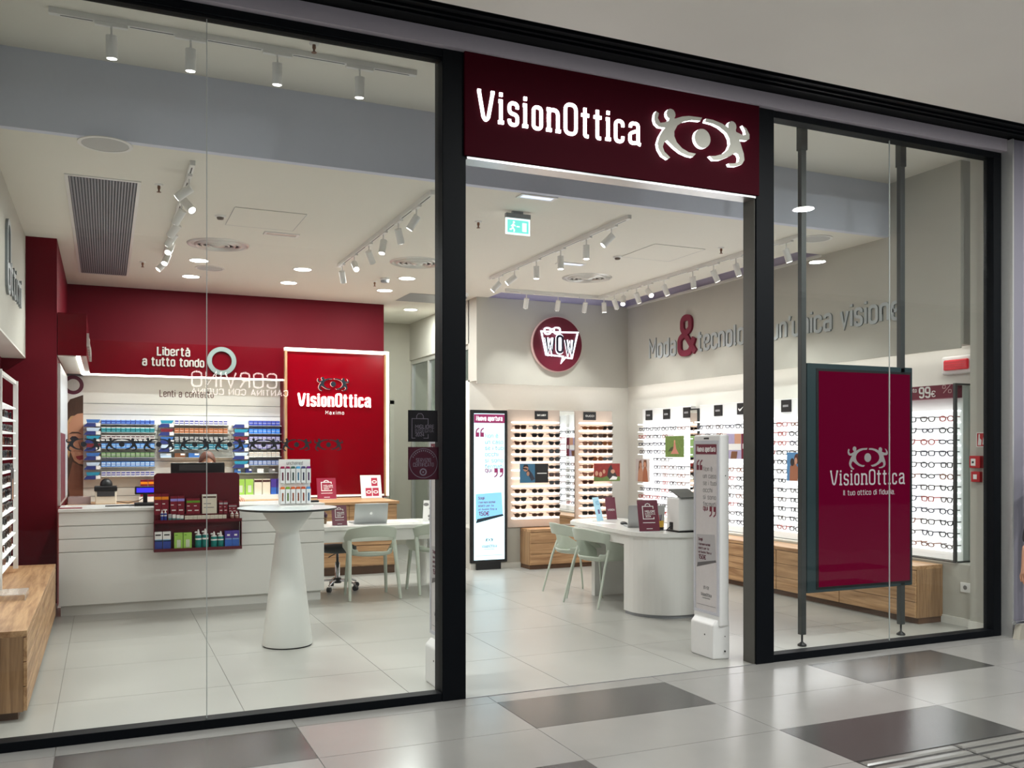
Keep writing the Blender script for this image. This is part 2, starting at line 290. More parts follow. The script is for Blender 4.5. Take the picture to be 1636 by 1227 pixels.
oak = wood('oak_along_x', (140, 98, 62), (203, 162, 118), 0); oaky = wood('oak_along_y', (140, 98, 62), (203, 162, 118), 1); oakz = wood('oak_upright', (120, 86, 56), (176, 138, 100), 2)
led = M('led_white', (255, 250, 240), .5, e=LED_E, var=0); led_soft = M('led_soft', (255, 250, 242), .5, e=3.2, var=0); lampface = M('lamp_face', (255, 252, 245), .5, e=14., var=0)
sign_e = M('sign_letter_light', (255, 252, 250), .5, e=3.0, var=0); wht = M('print_white', (240, 238, 235), .6, var=.01); ink = M('print_ink', (30, 28, 32), .6); wine_p = M('print_wine', (112, 14, 44), .5); grey_p = M('print_grey', (128, 126, 124), .6)
# ------------------------------------------------------------------ floor
FX0 = -.235; FDX = 1.2175; FY0 = 5.195; FDY = .569
fb = MB(); fb.box(-14, 26, -12, 5.36, -.06, -.004); fb.box(-2.2, 7.3, 5.36, 14.8, -.06, -.004)
floor = struct('floor', fb, grout, 'tiled floor running from mall walkway into the optician shop', 'floor')
def tile_mesh(dx, dy, mat):
    return MB().box(.002, dx-.002, .002, dy-.002, -.012, 0).mesh('tile', [mat])
ml, md = tile_mesh(FDX, FDY, tile_l), tile_mesh(FDX, FDY, tile_d); mstrip = tile_mesh(FDX, .165, tile_l)
for i in range(-5, 12):
    t = obj('tile', mstrip, [], floor); t.location = (FX0+i*FDX, FY0, 0)
    for k in range(0, 8):
        if k >= 3 and 2.9 < FX0+i*FDX+.6 and k < 5: pass
        dark = (k % 4 == 0 and i % 2 == 0) or (k % 4 == 2 and i % 2 == 1)
        if k in (3,) and FX0+i*FDX > 3.2: continue
        t = obj('tile', md if dark else ml, [], floor); t.location = (FX0+i*FDX, FY0-(k+1)*FDY, 0)
fb2 = obj('far_paving', MB().box(-14, 26, -12, FY0-8*FDY-.002, -.02, 0), tile_l, floor); fb2['kind'] = 'stuff'
fb3 = obj('far_paving', MB().box(-14, FX0-5*FDX-.002, FY0-8*FDY, 5.35, -.02, 0), tile_l, floor); fb3['kind'] = 'stuff'
fb4 = obj('far_paving', MB().box(FX0+12*FDX, 26, FY0-8*FDY, 5.35, -.02, 0), tile_l, floor); fb4['kind'] = 'stuff'
# ribbed tactile tiles
tact = [M('ribbed_tile', (52, 51, 49), .4, var=.05), M('ribbed_tile_ribs', (118, 116, 111), .22, var=.06)]
for i in range(8):
    x0 = FX0+3*FDX+i*.655; y1 = FY0-3*FDY; m_ = MB(); m_.box(x0+.003, x0+.652, y1-FDY+.003, y1-.003, -.012, -.001)
    for k in range(7): yy = y1-.045-k*.081; m_.add([(x0+.01, yy-.026, -.001), (x0+.645, yy-.026, -.001), (x0+.645, yy+.026, -.001), (x0+.01, yy+.026, -.001), (x0+.018, yy-.016, .006), (x0+.637, yy-.016, .006), (x0+.637, yy+.016, .006), (x0+.018, yy+.016, .006)], [(4, 5, 6, 7), (0, 1, 5, 4), (1, 2, 6, 5), (2, 3, 7, 6), (3, 0, 4, 7)], 1)
    o = obj('tactile_tile', m_, tact, floor)
xs = [.755+1.02*k for k in range(-3, 7)]; ys = [5.362, 6.28, 7.22, 8.18, 9.14, 10.1, 11.06, 12.02, 12.98, 13.94, 14.7]
for j in range(len(ys)-1):
    ms_ = tile_mesh(1.02, ys[j+1]-ys[j], tile_s)
    for x in xs:
        t = obj('tile', ms_, [], floor); t.location = (x, ys[j], 0)
# ------------------------------------------------------------------ shop shell
HC, HU = 3.6, 4.11
m_ = MB(); m_.box(-2.2, 6.56, 6.66, 11.0, HC, HC+.05); m_.box(6.56, 7.3, 6.66, 7.5, HC, HC+.05); m_.box(-2.2, 4.72, 11.0, 14.7, HC, HC+.05)
m_.box(-2.2, 7.3, 5.45, 6.66, HU, HU+.05); ceiling = struct('ceiling', m_, ceilm, 'white plasterboard shop ceiling with raised strip behind the window', 'ceiling')
struct('trim_1', MB().box(-2.2, 6.92, 6.6, 6.66, HC, HU), grey_up, 'grey ceiling fascia behind the shop window', 'fascia')
m_ = MB(); m_.box(6.56, 7.3, 7.5, 11.9, 4.0, 4.04); m_.box(4.72, 6.56, 11.0, 11.9, 4.0, 4.04); m_.box(6.54, 6.56, 7.5, 11.0, HC+.05, 4.0); m_.box(4.72, 6.56, 10.98, 11.0, HC+.05, 4.0); m_.box(6.56, 7.3, 7.48, 7.5, HC+.05, 4.0); m_.box(4.70, 4.72, 11.0, 11.9, HC+.05, 4.0)
m_.box(6.92, 6.94, 7.5, 11.5, HC, 4.0); m_.box(4.72, 6.94, 11.46, 11.48, HC, 4.0)
t2 = struct('trim_2', m_, slot_m, 'mauve shadow slot along the right and back ceiling edges', 'ceiling slot')
obj('cove_light', MB().box(4.8, 6.5, 11.02, 11.05, 3.70, 3.73), M('cove_led', (206, 220, 255), .5, e=2., var=0), t2)
# right wall: bulkhead, recess, lower wall, pier
m_ = MB(); m_.box(6.9, 7.3, 5.8, 11.8, 2.485, HC); m_.box(6.9, 6.915, 5.8, 11.45, 2.45, 2.485); m_.box(6.9, 7.3, 5.8, 7.5, HC, HU); wall_r = struct('wall_right', m_, greige, 'greige bulkhead wall on the right carrying grey lettering', 'wall')  # thin lip along the bulkhead foot is added to hide the LED strip
obj('edge_trim', MB().box(6.885, 6.93, 7.5, 11.44, HC-.02, HC+.012), white, wall_r)
m_ = MB(); m_.box(7.06, 7.3, 5.66, 11.9, .54, 2.485); m_.box(6.905, 7.07, 5.66, 11.0, .535, .548); struct('wall_right_recess', m_, white, 'white recess wall behind the right eyeglass displays', 'wall')
m_ = MB(); m_.box(6.9, 7.3, 5.66, 11.05, 0, .538); struct('wall_right_lower', m_, greige, 'greige lower wall behind the long oak drawers', 'wall')
struct('wall_right_pier', MB().box(6.85, 7.3, 5.45, 5.66, 0, HU), greige, 'narrow greige wall pier beside the right window frame', 'wall')
m_ = MB(); m_.box(6.885, 6.9, 5.66, 6.0, 0, .07); m_.box(6.835, 6.85, 5.45, 5.672, 0, .07); struct('baseboard_right', m_, white, 'white baseboard at the foot of the right wall', 'baseboard')
# back wall on the right
wall_b = struct('wall_back', MB().box(4.55, 6.9, 11.44, 11.75, 2.475, HC).box(4.55, 6.9, 11.44, 11.455, 2.437, 2.475), greige, 'greige bulkhead wall at the back behind the round neon sign', 'wall')  # lip added here too, screening the strip behind it
m_ = MB(); m_.box(4.55, 7.3, 11.7, 11.9, .5, 2.5); struct('wall_back_recess', m_, white, 'white recess wall above the sunglasses displays', 'wall')
struct('wall_back_lower', MB().box(4.3, 6.9, 11.02, 11.72, 0, .53), greige, 'greige lower back wall behind the tall digital poster', 'wall')
struct('baseboard_back', MB().box(4.29, 5.0, 11.0, 11.02, 0, .07), white, 'white baseboard under the tall digital poster', 'baseboard')
# left wall
obj('cove_led', MB().box(6.92, 6.945, 5.85, 11.4, 2.472, 2.484), M('cove_white', (255, 252, 250), .5, e=7., var=0), wall_r)  # unseen strip behind the added lip, brightens the recess wall
obj('cove_led', MB().box(4.6, 6.88, 11.46, 11.485, 2.462, 2.474), M('cove_white'), wall_b)  # matching unseen strip for the back recess
m_ = MB(); m_.box(-2.2, -.7, 5.45, 9.93, 2.44, HU); struct('wall_left', m_, greige, 'pale bulkhead wall on the left with grey lettering', 'wall')
m_ = MB(); m_.box(-2.2, -.905, 5.45, 9.93, 0, 2.44); struct('wall_left_recess', m_, red_wall, 'wine red recess wall behind the left sunglasses display', 'wall')
struct('trim_3', MB().box(-.9, -.7, 5.45, 9.93, 2.425, 2.44), white, 'white underside of the left bulkhead', 'soffit')
m_ = MB(); m_.box(-2.2, -.43, 9.93, 12.8, 0, HC); struct('wall_left_column', m_, red_wall, 'tall wine red wall block left of the white counter', 'wall')
struct('baseboard_left', MB().box(-.9, -.425, 9.915, 9.93, 0, .06), white, 'white baseboard at the foot of the red wall block', 'baseboard')
m_ = MB(); m_.box(-.43, 3.6, 12.6, 12.8, 0, HC); struct('wall_alcove', m_, red_wall, 'wine red back wall above the counter area', 'wall')
m_ = MB(); m_.box(3.5, 3.6, 12.8, 14.4, 0, HC); m_.box(3.3, 4.9, 14.4, 14.6, 0, HC); struct('wall_corridor', m_, M('corridor_paint', (182, 178, 164), .7), 'greige end wall of the back corridor', 'wall')
m_ = MB(); m_.box(4.55, 4.7, 11.72, 14.4, 3.0, HC); struct('wall_partition', m_, greige, 'greige wall strip above the corridor glass partition', 'wall')
# corridor door and glazed partition
dr = sempty('door_1', 'plain pale door at the end of the back corridor', 'door', (3.9, 14.38, 0))
dm = M('pale_door', (186, 184, 170), .5); obj('door_leaf', MB().box(3.62, 4.20, 14.36, 14.39, .01, 2.28), dm, dr, .004); m_ = MB(); m_.box(4.20, 4.27, 14.34, 14.4, 0, 2.34); m_.box(3.6, 4.27, 14.34, 14.4, 2.28, 2.34); obj('door_frame', m_, dm, dr)
m_ = MB(); m_.tube([(4.10, 14.36, 1.02), (4.10, 14.30, 1.02), (4.0, 14.30, 1.02)], .011); obj('door_handle', m_, steel, dr)
gp = sempty('window_3', 'glazed partition with silver frame on the corridor side', 'partition', (4.6, 13, 0))
m_ = MB(); m_.box(4.57, 4.63, 11.72, 14.4, 2.93, 3.0); m_.box(4.57, 4.63, 11.72, 14.4, 0, .06)
for y in (11.72, 12.62, 13.5, 14.34): m_.box(4.57, 4.63, y, y+.05, .06, 2.93)
obj('frame', m_, alum, gp)
for y in (11.77, 12.67, 13.55): obj('pane', MB().box(4.595, 4.605, y, y+(.85 if y < 12 else .8), .06, 2.93), gl_clear, gp)
struct('wall_office', MB().box(6.0, 6.1, 11.9, 14.6, 0, HC), M('office_paint', (200, 204, 190), .7), 'pale wall of the room behind the glazed partition', 'wall')
struct('wall_office_end', MB().box(4.9, 6.1, 14.4, 14.6, 0, HC), M('office_paint'), 'pale end wall of the room behind the glazed partition', 'wall')
# ------------------------------------------------------------------ storefront
YF = 5.35
w1 = sempty('window_1', 'large left shop window in black frame', 'shop window', (.5, 5.4, 0))
m_ = MB(); m_.box(-3.2, 1.9, YF, 5.45, .0, .052); m_.box(-3.2, 1.9, YF, 5.45, 3.98, 4.03); m_.box(-3.2, 2.06, YF+.02, 5.45, 4.0, 4.03); obj('frame', m_, black, w1, .003)
obj('frame_bead', MB().box(-3.2, 1.9, YF+.018, 5.43, 3.965, 3.982), blackm, w1)
for a, b in ((-3.2, -1.302), (-1.298, .517), (.521, 1.9)): obj('pane', MB().box(a, b, 5.385, 5.395, .05, 3.985), gl_front, w1)
for x in (-1.30, .519): obj('glass_joint', MB().box(x-.002, x+.002, 5.385, 5.395, .05, 3.985), silicone, w1)
w2 = sempty('window_2', 'right shop window in black frame holding the wine red screen', 'shop window', (5.6, 5.4, 0))
m_ = MB(); m_.box(4.46, 6.75, YF, 5.45, 0, .055); m_.box(4.46, 6.75, YF, 5.45, 3.98, 4.03); m_.box(6.75, 6.84, YF, 5.45, 0, 4.03); obj('frame', m_, black, w2, .003)
for a, b in ((4.46, 5.629), (5.633, 6.75)): obj('pane', MB().box(a, b, 5.385, 5.395, .055, 3.985), gl_front, w2)
obj('glass_joint', MB().box(5.629, 5.633, 5.385, 5.395, .055, 3.985), silicone, w2)
d2 = sempty('door_2', 'open shop entrance between two black jambs', 'doorway', (3.2, 5.4, 0))
obj('jamb', MB().box(1.9, 2.055, YF-.005, 5.49, 0, 4.03), black, d2, .004); m_ = MB(); m_.box(4.30, 4.46, YF-.005, 5.49, 0, 4.03); obj('jamb', m_, black, d2, .004)
obj('jamb_lining', MB().box(4.292, 4.30, YF+.01, 5.485, 0, 3.4), M('jamb_lining', (92, 90, 84), .4, .3), d2)
obj('threshold', MB().box(2.055, 4.30, 5.352, 5.364, -.003, .003), steel, d2)
struct('trim_4', MB().box(-3.2, 6.85, 5.30, 5.42, 4.03, 4.13), band_m, 'mauve metal band above the shopfront', 'metal band')
m_ = MB(); m_.box(-6, 14, 4.985, 5.5, 4.135, 4.2); soff = struct('trim_5', m_, blackm, 'black recessed soffit above the shopfront', 'soffit')
for k, y in enumerate((5.02, 5.10, 5.16)): obj('soffit_rail', MB().box(-6, 14, y, y+.018, 4.118, 4.135), black, soff)
struct('ceiling_mall', MB().box(-6, 14, -1.0, 4.985, 4.125, 4.3), mallc, 'beige mall walkway ceiling', 'ceiling')
cl = struct('wall_mall_column', MB().box(6.86, 9.5, 5.26, 5.44, 0, 4.12), colm, 'mauve grey clad column right of the shopfront', 'column')
obj('corner_strip', MB().box(6.845, 6.862, 5.25, 5.4, 0, 4.12), alum, cl); obj('panel_joint', MB().box(6.985, 6.988, 5.257, 5.27, 0, 4.12), band_m, cl); obj('plinth', MB().box(6.86, 9.5, 5.25, 5.262, 0, .03), dgrey, cl)
struct('wall_mall_left', MB().box(-6, -3.2, 5.3, 5.6, 0, 4.13), colm, 'mauve grey mall wall left of the shopfront', 'wall')
# mall opposite side (seen mirrored in the glass)
struct('wall_opposite', MB().box(-14, 26, -9.4, -9.0, 0, 13), M('dark_facade', (46, 44, 42), .6), 'dark facade across the mall', 'wall')  # upper part added to block sky haze in the window reflections
bal = struct('wall_balcony', MB().box(-14, 30, -9.4, -8.4, 5.7, 6.5), M('balcony_paint', (176, 166, 152), .8), 'beige balcony slab of the upper mall level', 'balcony')
for k in range(18): obj('baluster', MB().box(8+k*1.1, 8.05+k*1.1, -8.55, -8.5, 6.5, 7.5), wpl, bal)
obj('handrail', MB().box(6, 29, -8.56, -8.49, 7.5, 7.56), steel, bal)
for z in (6.75, 7.0, 7.25): obj('rail_bar', MB().box(6, 29, -8.54, -8.51, z, z+.03), wpl, bal)
sg = thing('restaurant_sign', 'white glowing restaurant sign mirrored in the left window', 'sign', (2.5, -9, 2.6))
Fo = Fr((0, -8.99, 0), (-1, 0, 0), (0, 1, 0)); sgm = M('restaurant_letters', (255, 246, 238), .5, e=15., var=0)
m_ = MB(Fo); text(m_, 'CORVINO', -3.32, 2.84, .30, 1.72, .10, 0, .03); obj('lettering', m_, sgm, sg); m_ = MB(Fo); text(m_, 'CANTINA CON CUCINA', -3.55, 2.68, .115, 1.95, .16, 0, .02); obj('small_lettering', m_, sgm, sg)['kind'] = 'stuff'
# mall ceiling downlights
mlights = [(-2.6, 3.1), (3.4, 3.1), (5.2, 3.1), (6.8, 3.1), (8.9, 1.0), (4.6, 1.0), (6.6, 1.0), (-3.0, 1.0)]
for k, (x, y) in enumerate(mlights):
    t = thing('mall_downlight', '%s round downlight in the mall walkway ceiling' % ORD[k], 'ceiling light', (x, y, 4.12), group='mall walkway downlights')
    obj('trim_ring', MB().ring(x, y, .11, .012, 4.126, 4.118), wpl, t); obj('lamp_face', MB().disc(x, y, .1, 4.119, 4.124), lampface, t)
    lamp('AREA', 'mall_downlight_lamp', (x, y, 4.11), (x, y, 0), MALL_W, .2)
# ------------------------------------------------------------------ ceiling fittings
for k, (x, y, lab) in enumerate([(.928, 10.46, 'round recessed downlight left of the window joint, front row above counter'), (.925, 11.47, 'round recessed downlight left of the window joint, nearer the red wall'), (2.05, 10.5, 'round recessed downlight above the counter end, front row'), (2.06, 11.42, 'round recessed downlight above the counter end, nearer the red wall'), (3.3, 10.55, 'round recessed downlight above the left desk, beside the air diffuser'), (3.29, 11.47, 'round recessed downlight above the left desk, beside the smoke detector'), (4.09, 12.9, 'round recessed downlight in the back corridor ceiling')]):
    t = thing('recessed_downlight', lab, 'ceiling light', (x, y, HC), group='recessed downlights of the shop ceiling')
    obj('trim_ring', MB().ring(x, y, .105, .01, HC, HC-.004), wpl, t); obj('lamp_face', MB().disc(x, y, .096, HC-.003, HC+.001), lampface, t)
    lamp('AREA', 'downlight_lamp', (x, y, HC-.012), (x, y, 0), DOWN_W, .18)
def head(t, p, d, on=1, long=.13, r=.032):
    p = Vector(p); d = Vector(d).normalized(); a = p-d*.02; b = a+d*long
    m_ = MB(); m_.tube([p+Vector((0, 0, .075)), p], .006, 6); m_.tube([a, b], r, 16); h = obj('lamp_head', m_, wpl, t)
    m2 = MB(); m2.tube([b, b+d*.002], r*.82, 16); obj('lamp_face', m2, lampface, h)
    return b+d*.02
def track(name, lab, p0, p1, heads, zc, watt):
    p0 = Vector(p0+(zc,)); p1 = Vector(p1+(zc,)); t = thing('track_light', lab, 'track light', (p0+p1)/2, group='white ceiling track lights')
    d = (p1-p0); L_ = d.length; e = d.normalized(); n = Vector((-e.y, e.x, 0))*.018
    m_ = MB(); P = [p0-n, p0+n, p1+n, p1-n]; lo = Vector((0, 0, -.034)); m_.add([q+lo for q in P]+P, [(0, 1, 2, 3), (7, 6, 5, 4), (0, 4, 5, 1), (1, 5, 6, 2), (2, 6, 7, 3), (3, 7, 4, 0)]); obj('rail', m_, wpl, t)
    dn = n*.28; sl = Vector((0, 0, -.0348)); last = .06
    for f, dr_ in heads+[(1.0, None)]:
        a = f*L_-.10 if dr_ else L_-.05
        if a-last > .08: m_ = MB(); q = [p0+e*last-dn+sl, p0+e*last+dn+sl, p0+e*a+dn+sl, p0+e*a-dn+sl]; m_.add(q, [(0, 1, 2, 3)]); obj('track_slot', m_, dgrey, t)
        if not dr_: break
        c = p0+e*(f*L_); m_ = MB(); P = [c-e*.09-n*.8, c-e*.09+n*.8, c+e*.09+n*.8, c+e*.09-n*.8]
        m_.add([q+Vector((0, 0, -.052)) for q in P]+[q+Vector((0, 0, -.034)) for q in P], [(0, 1, 2, 3), (7, 6, 5, 4), (0, 4, 5, 1), (1, 5, 6, 2), (2, 6, 7, 3), (3, 7, 4, 0)]); obj('adapter', m_, wpl, t)
        b = head(t, c+Vector((0, 0, -.125)), dr_)
        lamp('SPOT', 'track_lamp', b, b+Vector(dr_), watt, .03, ang=70, blend=.8)
        last = f*L_+.10
    return t
dwn = (0, .03, -1)
track('w', 'white track light with four spots behind the left window top', (-.3, 5.93), (1.92, 5.93), [(.15, (.02, .12, -1)), (.35, (0, .12, -1)), (.585, (0, .12, -1)), (.825, (0, .12, -1))], HU, WIN_SPOT_W)
track('a', 'white track light with bright spots left of the glass joint', (.565, 6.85), (.565, 10.3), [(.09, (-.8, .35, -.6)), (.2, (.5, -.7, -.8)), (.3, (-.75, .9, -1.3)), (.45, (-.75, .7, -1.0)), (.56, (-.9, .8, -1.3)), (.68, (-.3, -.6, -.8)), (.83, (-.3, -.5, -.8)), (.93, (-.8, -.1, -.9))], HC, SPOT_W)
track('b', 'white track light above the left desk running towards counter', (2.36, 6.87), (2.36, 10.06), [(.13, (-.45, .3, -.8)), (.29, (.35, .4, -.9)), (.44, (-.2, -.2, -1)), (.6, (.5, .5, -.8)), (.78, (.0, -.9, -.75)), (.95, (.3, .5, -1))], HC, SPOT_W)
track('c', 'white track light above the round-ended desk by the exit sign', (4.18, 6.9), (4.18, 10.06), [(.1, (-.65, .25, -.7)), (.25, (0, 0, -1)), (.42, (0, 0, -1)), (.6, (0, 0, -1)), (.78, (-.7, .3, -.6)), (.92, (-.6, .3, -.7))], HC, SPOT_W)
track('d', 'short white track light in front of the neon sign wall', (4.66, 10.72), (6.0, 10.72), [(.22, (.05, .45, -1)), (.56, (.05, .45, -1)), (.86, (.05, .45, -1))], HC, SPOT_W)
track('e', 'long white track light parallel to the right eyeglass wall', (6.03, 10.72), (6.03, 6.86), [(.03, (.1, .1, -1)), (.1, (.55, .2, -1)), (.16, (-.4, -.5, -.8)), (.24, (.5, .1, -1)), (.31, (-.1, -.9, -.7)), (.4, (.5, 0, -1)), (.55, (.2, .1, -1)), (.65, (.55, 0, -1)), (.75, (.4, 0, -1)), (.84, (.4, 0, -1)), (.95, (.35, -.05, -1))], HC, SPOT_W)
# ceiling objects
def disk_thing(name, lab, cat, x, y, z, r, mat, rings=0):
    t = thing(name, lab, cat, (x, y, z))
    if rings:
        m_ = MB(); m_.lathe([(r, 0), (r*.97, -.012), (r*.9, -.016), (r*.86, -.006)], x, y, 40, z0=z); obj('outer_ring', m_, mat, t)
        for k in range(rings):
            q = r*(.78-.2*k); m_ = MB(); m_.lathe([(q, -.004), (q*.96, -.02), (q*.88, -.024), (q*.84, -.006)], x, y, 36, z0=z); obj('cone_ring', m_, mat, t)
        obj('hub', MB().lathe([(r*.24, -.004), (r*.2, -.024), (.001, -.028)], x, y, 24, z0=z), mat, t); obj('core', MB().disc(x, y, r*.85, z-.003, z), gpl, t)
    else:
        obj('rim', MB().ring(x, y, r, .012, z, z-.006), mat, t); obj('grille', MB().disc(x, y, r-.01, z-.004, z), M('speaker_mesh', (188, 188, 186), .7), t)
    return t
disk_thing('air_diffuser', 'round air diffuser right of the bright left track', 'air vent', 1.03, 9.56, HC, .3, alum, 3)
disk_thing('air_diffuser', 'round air diffuser above the left desk near jamb', 'air vent', 3.12, 9.6, HC, .3, alum, 3)
disk_thing('air_diffuser', 'round air diffuser in front of the neon sign', 'air vent', 5.25, 9.64, HC, .3, alum, 3)
disk_thing('ceiling_speaker', 'round ceiling speaker near the grey slatted grille', 'speaker', .0, 6.72, HC, .16, wpl)
disk_thing('ceiling_speaker', 'round ceiling speaker behind the left downlights', 'speaker', 1.08, 10.86, HC, .15, wpl)
disk_thing('ceiling_speaker', 'round ceiling speaker by the right wall fascia', 'speaker', 6.3, 6.95, HC, .15, wpl)
t = thing('return_grille', 'long grey slatted air grille in the left ceiling', 'air vent', (-.02, 9.6, HC)); gm = M('grille_grey', (150, 153, 160), .5, .3)
m_ = MB(); m_.box(-.28, .25, 7.55, 7.58, HC-.008, HC); m_.box(-.28, .25, 11.7, 11.73, HC-.008, HC); m_.box(-.28, -.255, 7.58, 11.7, HC-.008, HC); m_.box(.225, .25, 7.58, 11.7, HC-.008, HC); obj('frame', m_, wpl, t); obj('backing', MB().box(-.255, .225, 7.58, 11.7, HC-.002, HC+.001), M('grille_back', (92, 95, 102), .8), t)
me = MB().box(-.006, .006, 7.58, 11.7, HC-.01, HC-.002).mesh('slat', [gm])
for k in range(22):
    o = obj('slat', me, [], t); o.location.x += -.244+k*.0215
for nm, lab, x, y in (('access_hatch', 'square flush access hatch in ceiling right of the glass joint', 1.3, 8.35), ('access_hatch', 'square flush access hatch by the corridor ceiling', 3.95, 11.85), ('access_hatch', 'square flush access hatch between the right tracks', 5.3, 8.1)):
    t = thing(nm, lab, 'hatch', (x, y, HC)); obj('panel', MB().box(x-.3, x+.3, y-.33, y+.33, HC-.003, HC), gpl if y > 11 else ceilm, t); m_ = MB(); m_.ribbon([(x-.303, y-.333), (x+.303, y-.333), (x+.303, y+.333), (x-.303, y+.333)], .002, HC-.0035, HC-.004, True); obj('gap', m_, gpl, t)
for k, (x, y, z, lab) in enumerate([(.378, 7.58, HC, 'sprinkler head beside the slatted ceiling grille front'), (.372, 10.78, HC, 'sprinkler head near the slatted grille far end'), (3.06, 7.65, HC, 'sprinkler head left of the exit sign'), (5.71, 7.65, HC, 'sprinkler head beside the long right track'), (1.2, 5.78, HU, 'sprinkler head over the window track light'), (3.0, 10.9, HC, 'sprinkler head by the smoke detector')]):
    t = thing('sprinkler', lab, 'sprinkler', (x, y, z), group='ceiling sprinklers'); obj('plate', MB().lathe([(.032, 0), (.03, -.006), (.012, -.01)], x, y, 16, z0=z), wpl, t)
    obj('nozzle', MB().lathe([(.011, -.01), (.012, -.03), (.007, -.04), (.007, -.055), (.017, -.057), (.017, -.06)], x, y, 10, z0=z), M('sprinkler_brass', (122, 86, 66), .4, .6), t)
for x, y, lab in ((.92, 8.38, 'small dark motion sensor on ceiling right of glass joint'), (4.97, 8.45, 'small brown motion sensor on ceiling near right track')):
    t = thing('motion_sensor', lab, 'sensor', (x, y, HC)); obj('base', MB().lathe([(.05, 0), (.047, -.012), (.03, -.016)], x, y, 18, z0=HC), wpl, t); obj('lens', MB().lathe([(.032, -.014), (.026, -.032), (.001, -.036)], x, y, 16, z0=HC), M('sensor_lens', (96, 84, 74), .4), t)
t = thing('smoke_detector', 'white round smoke detector above the left desk downlights', 'smoke detector', (3.06, 10.66, HC)); obj('base', MB().lathe([(.055, 0), (.055, -.02), (.045, -.024)], 3.06, 10.66, 20, z0=HC), wpl, t); obj('chamber', MB().lathe([(.05, -.026), (.05, -.045), (.035, -.052)], 3.06, 10.66, 20, z0=HC), gpl, t)
for x, y, lab, on in ((3.2, 6.72, 'recessed emergency lamp strip above the exit sign', 1), (4.69, 8.98, 'recessed emergency lamp strip before the right diffuser', 1), (1.53, 8.86, 'slim recessed emergency lamp right of the glass joint', 0)):
    t = thing('emergency_lamp', lab, 'emergency light', (x, y, HC)); m_ = MB(); m_.ribbon([(x-.15, y-.05), (x+.15, y-.05), (x+.15, y+.05), (x-.15, y+.05)], .012, HC, HC-.008, True); obj('frame', m_, wpl, t); obj('diffuser', MB().box(x-.14, x+.14, y-.04, y+.04, HC-.005, HC-.001), M('emergency_glow', (214, 226, 250), .4, e=.9) if on else M('emergency_off', (205, 190, 180), .4), t)
t = thing('exit_sign', 'glowing mint exit sign hanging from the ceiling', 'exit sign', (3.24, 7.2, HC)); obj('bracket', MB().box(3.19, 3.29, 7.185, 7.215, HC-.02, HC), gpl, t); obj('housing', MB().box(3.13, 3.36, 7.18, 7.22, HC-.06, HC-.02), gpl, t, .003)
exm = M('exit_glow', (120, 226, 214), .4, e=.9, var=0); exw = M('exit_white', (240, 255, 252), .4, e=1.0, var=0); Fe = FY(7.195); m_ = MB(Fe); m_.box(3.13, 3.36, HC-.2, HC-.06, -.01, .0); obj('panel', m_, exw, t)
m_ = MB(Fe); m_.flat([(3.145, HC-.185), (3.345, HC-.185), (3.345, HC-.075), (3.145, HC-.075)], .001); obj('green_field', m_, exm, t)
m_ = MB(Fe); m_.flat([(3.285, HC-.17), (3.325, HC-.17), (3.325, HC-.095), (3.285, HC-.095)], .002); m_.disc(3.205, HC-.095, .01, .001, .002); m_.ribbon([(3.2, HC-.11), (3.195, HC-.14), (3.21, HC-.16), (3.205, HC-.178)], .006, .001, .002); m_.ribbon([(3.195, HC-.14), (3.18, HC-.158), (3.165, HC-.158)], .006, .001, .002); m_.ribbon([(3.18, HC-.13), (3.2, HC-.113), (3.22, HC-.128)], .005, .001, .002); m_.ribbon([(3.23, HC-.13), (3.26, HC-.13)], .005, .001, .002); obj('running_figure', m_, exw, t)
# ------------------------------------------------------------------ signs and lettering
sg = thing('shop_sign', 'wine red fascia sign with glowing white lettering over the entrance', 'sign', (3.17, 5.3, 3.38))
obj('sign_panel', MB().box(2.04, 4.31, 5.325, 5.47, 3.385, 4.032), M('sign_panel_red', (58, 0, 15), .6, var=.04, spec=.06), sg, .003)
m_ = MB(); m_.box(2.06, 4.29, 5.34, 5.47, 3.368, 3.385); obj('underside_rail', m_, steel, sg)
Fs = FY(5.325); letters(sg, Fs, 'VisionOttica', 2.12, 3.615, .185, [sign_e], 1.18, .118, 0, .01, T=SL, sp=.29)
pc = [MB(Fs), MB(Fs), MB(Fs)]; emblem(None, 3.80, 3.712, .80, .0, .03, 0, 1, pc); emf = M('emblem_face', (176, 174, 164), .4, .3)
for nm, q in zip(('running_figure', 'running_figure', 'eye_disc'), pc): obj(nm, q, [emf, M('emblem_edge_light', (255, 255, 255), .5, e=2.2, var=0)], sg)
# right wall lettering
txt_g = M('lettering_grey', (184, 190, 192), .5); txt_s = M('lettering_side', (132, 138, 140), .5); amp = M('lettering_wine', (122, 16, 48), .45)
wl = thing('wall_lettering', 'grey raised slogan with wine ampersand on the right wall', 'lettering', (6.9, 8.6, 2.8)); Fw = FXr(6.9)
letters(wl, Fw, 'Moda', -10.86, 2.81, .235, [txt_g, txt_s], .66, .16, 0, .014, 0, 1)
letters(wl, Fw, '&', -10.14, 2.80, .46, [amp], .40, .17, 0, .03, name='ampersand')
letters(wl, Fw, 'tecnologia', -9.72, 2.81, .235, [txt_g, txt_s], 1.30, .16, 0, .014, 0, 1)
letters(wl, Fw, "un'unica visione", -8.31, 2.80, .215, [txt_g, txt_s], 1.86, .16, 0, .014, 0, 1)
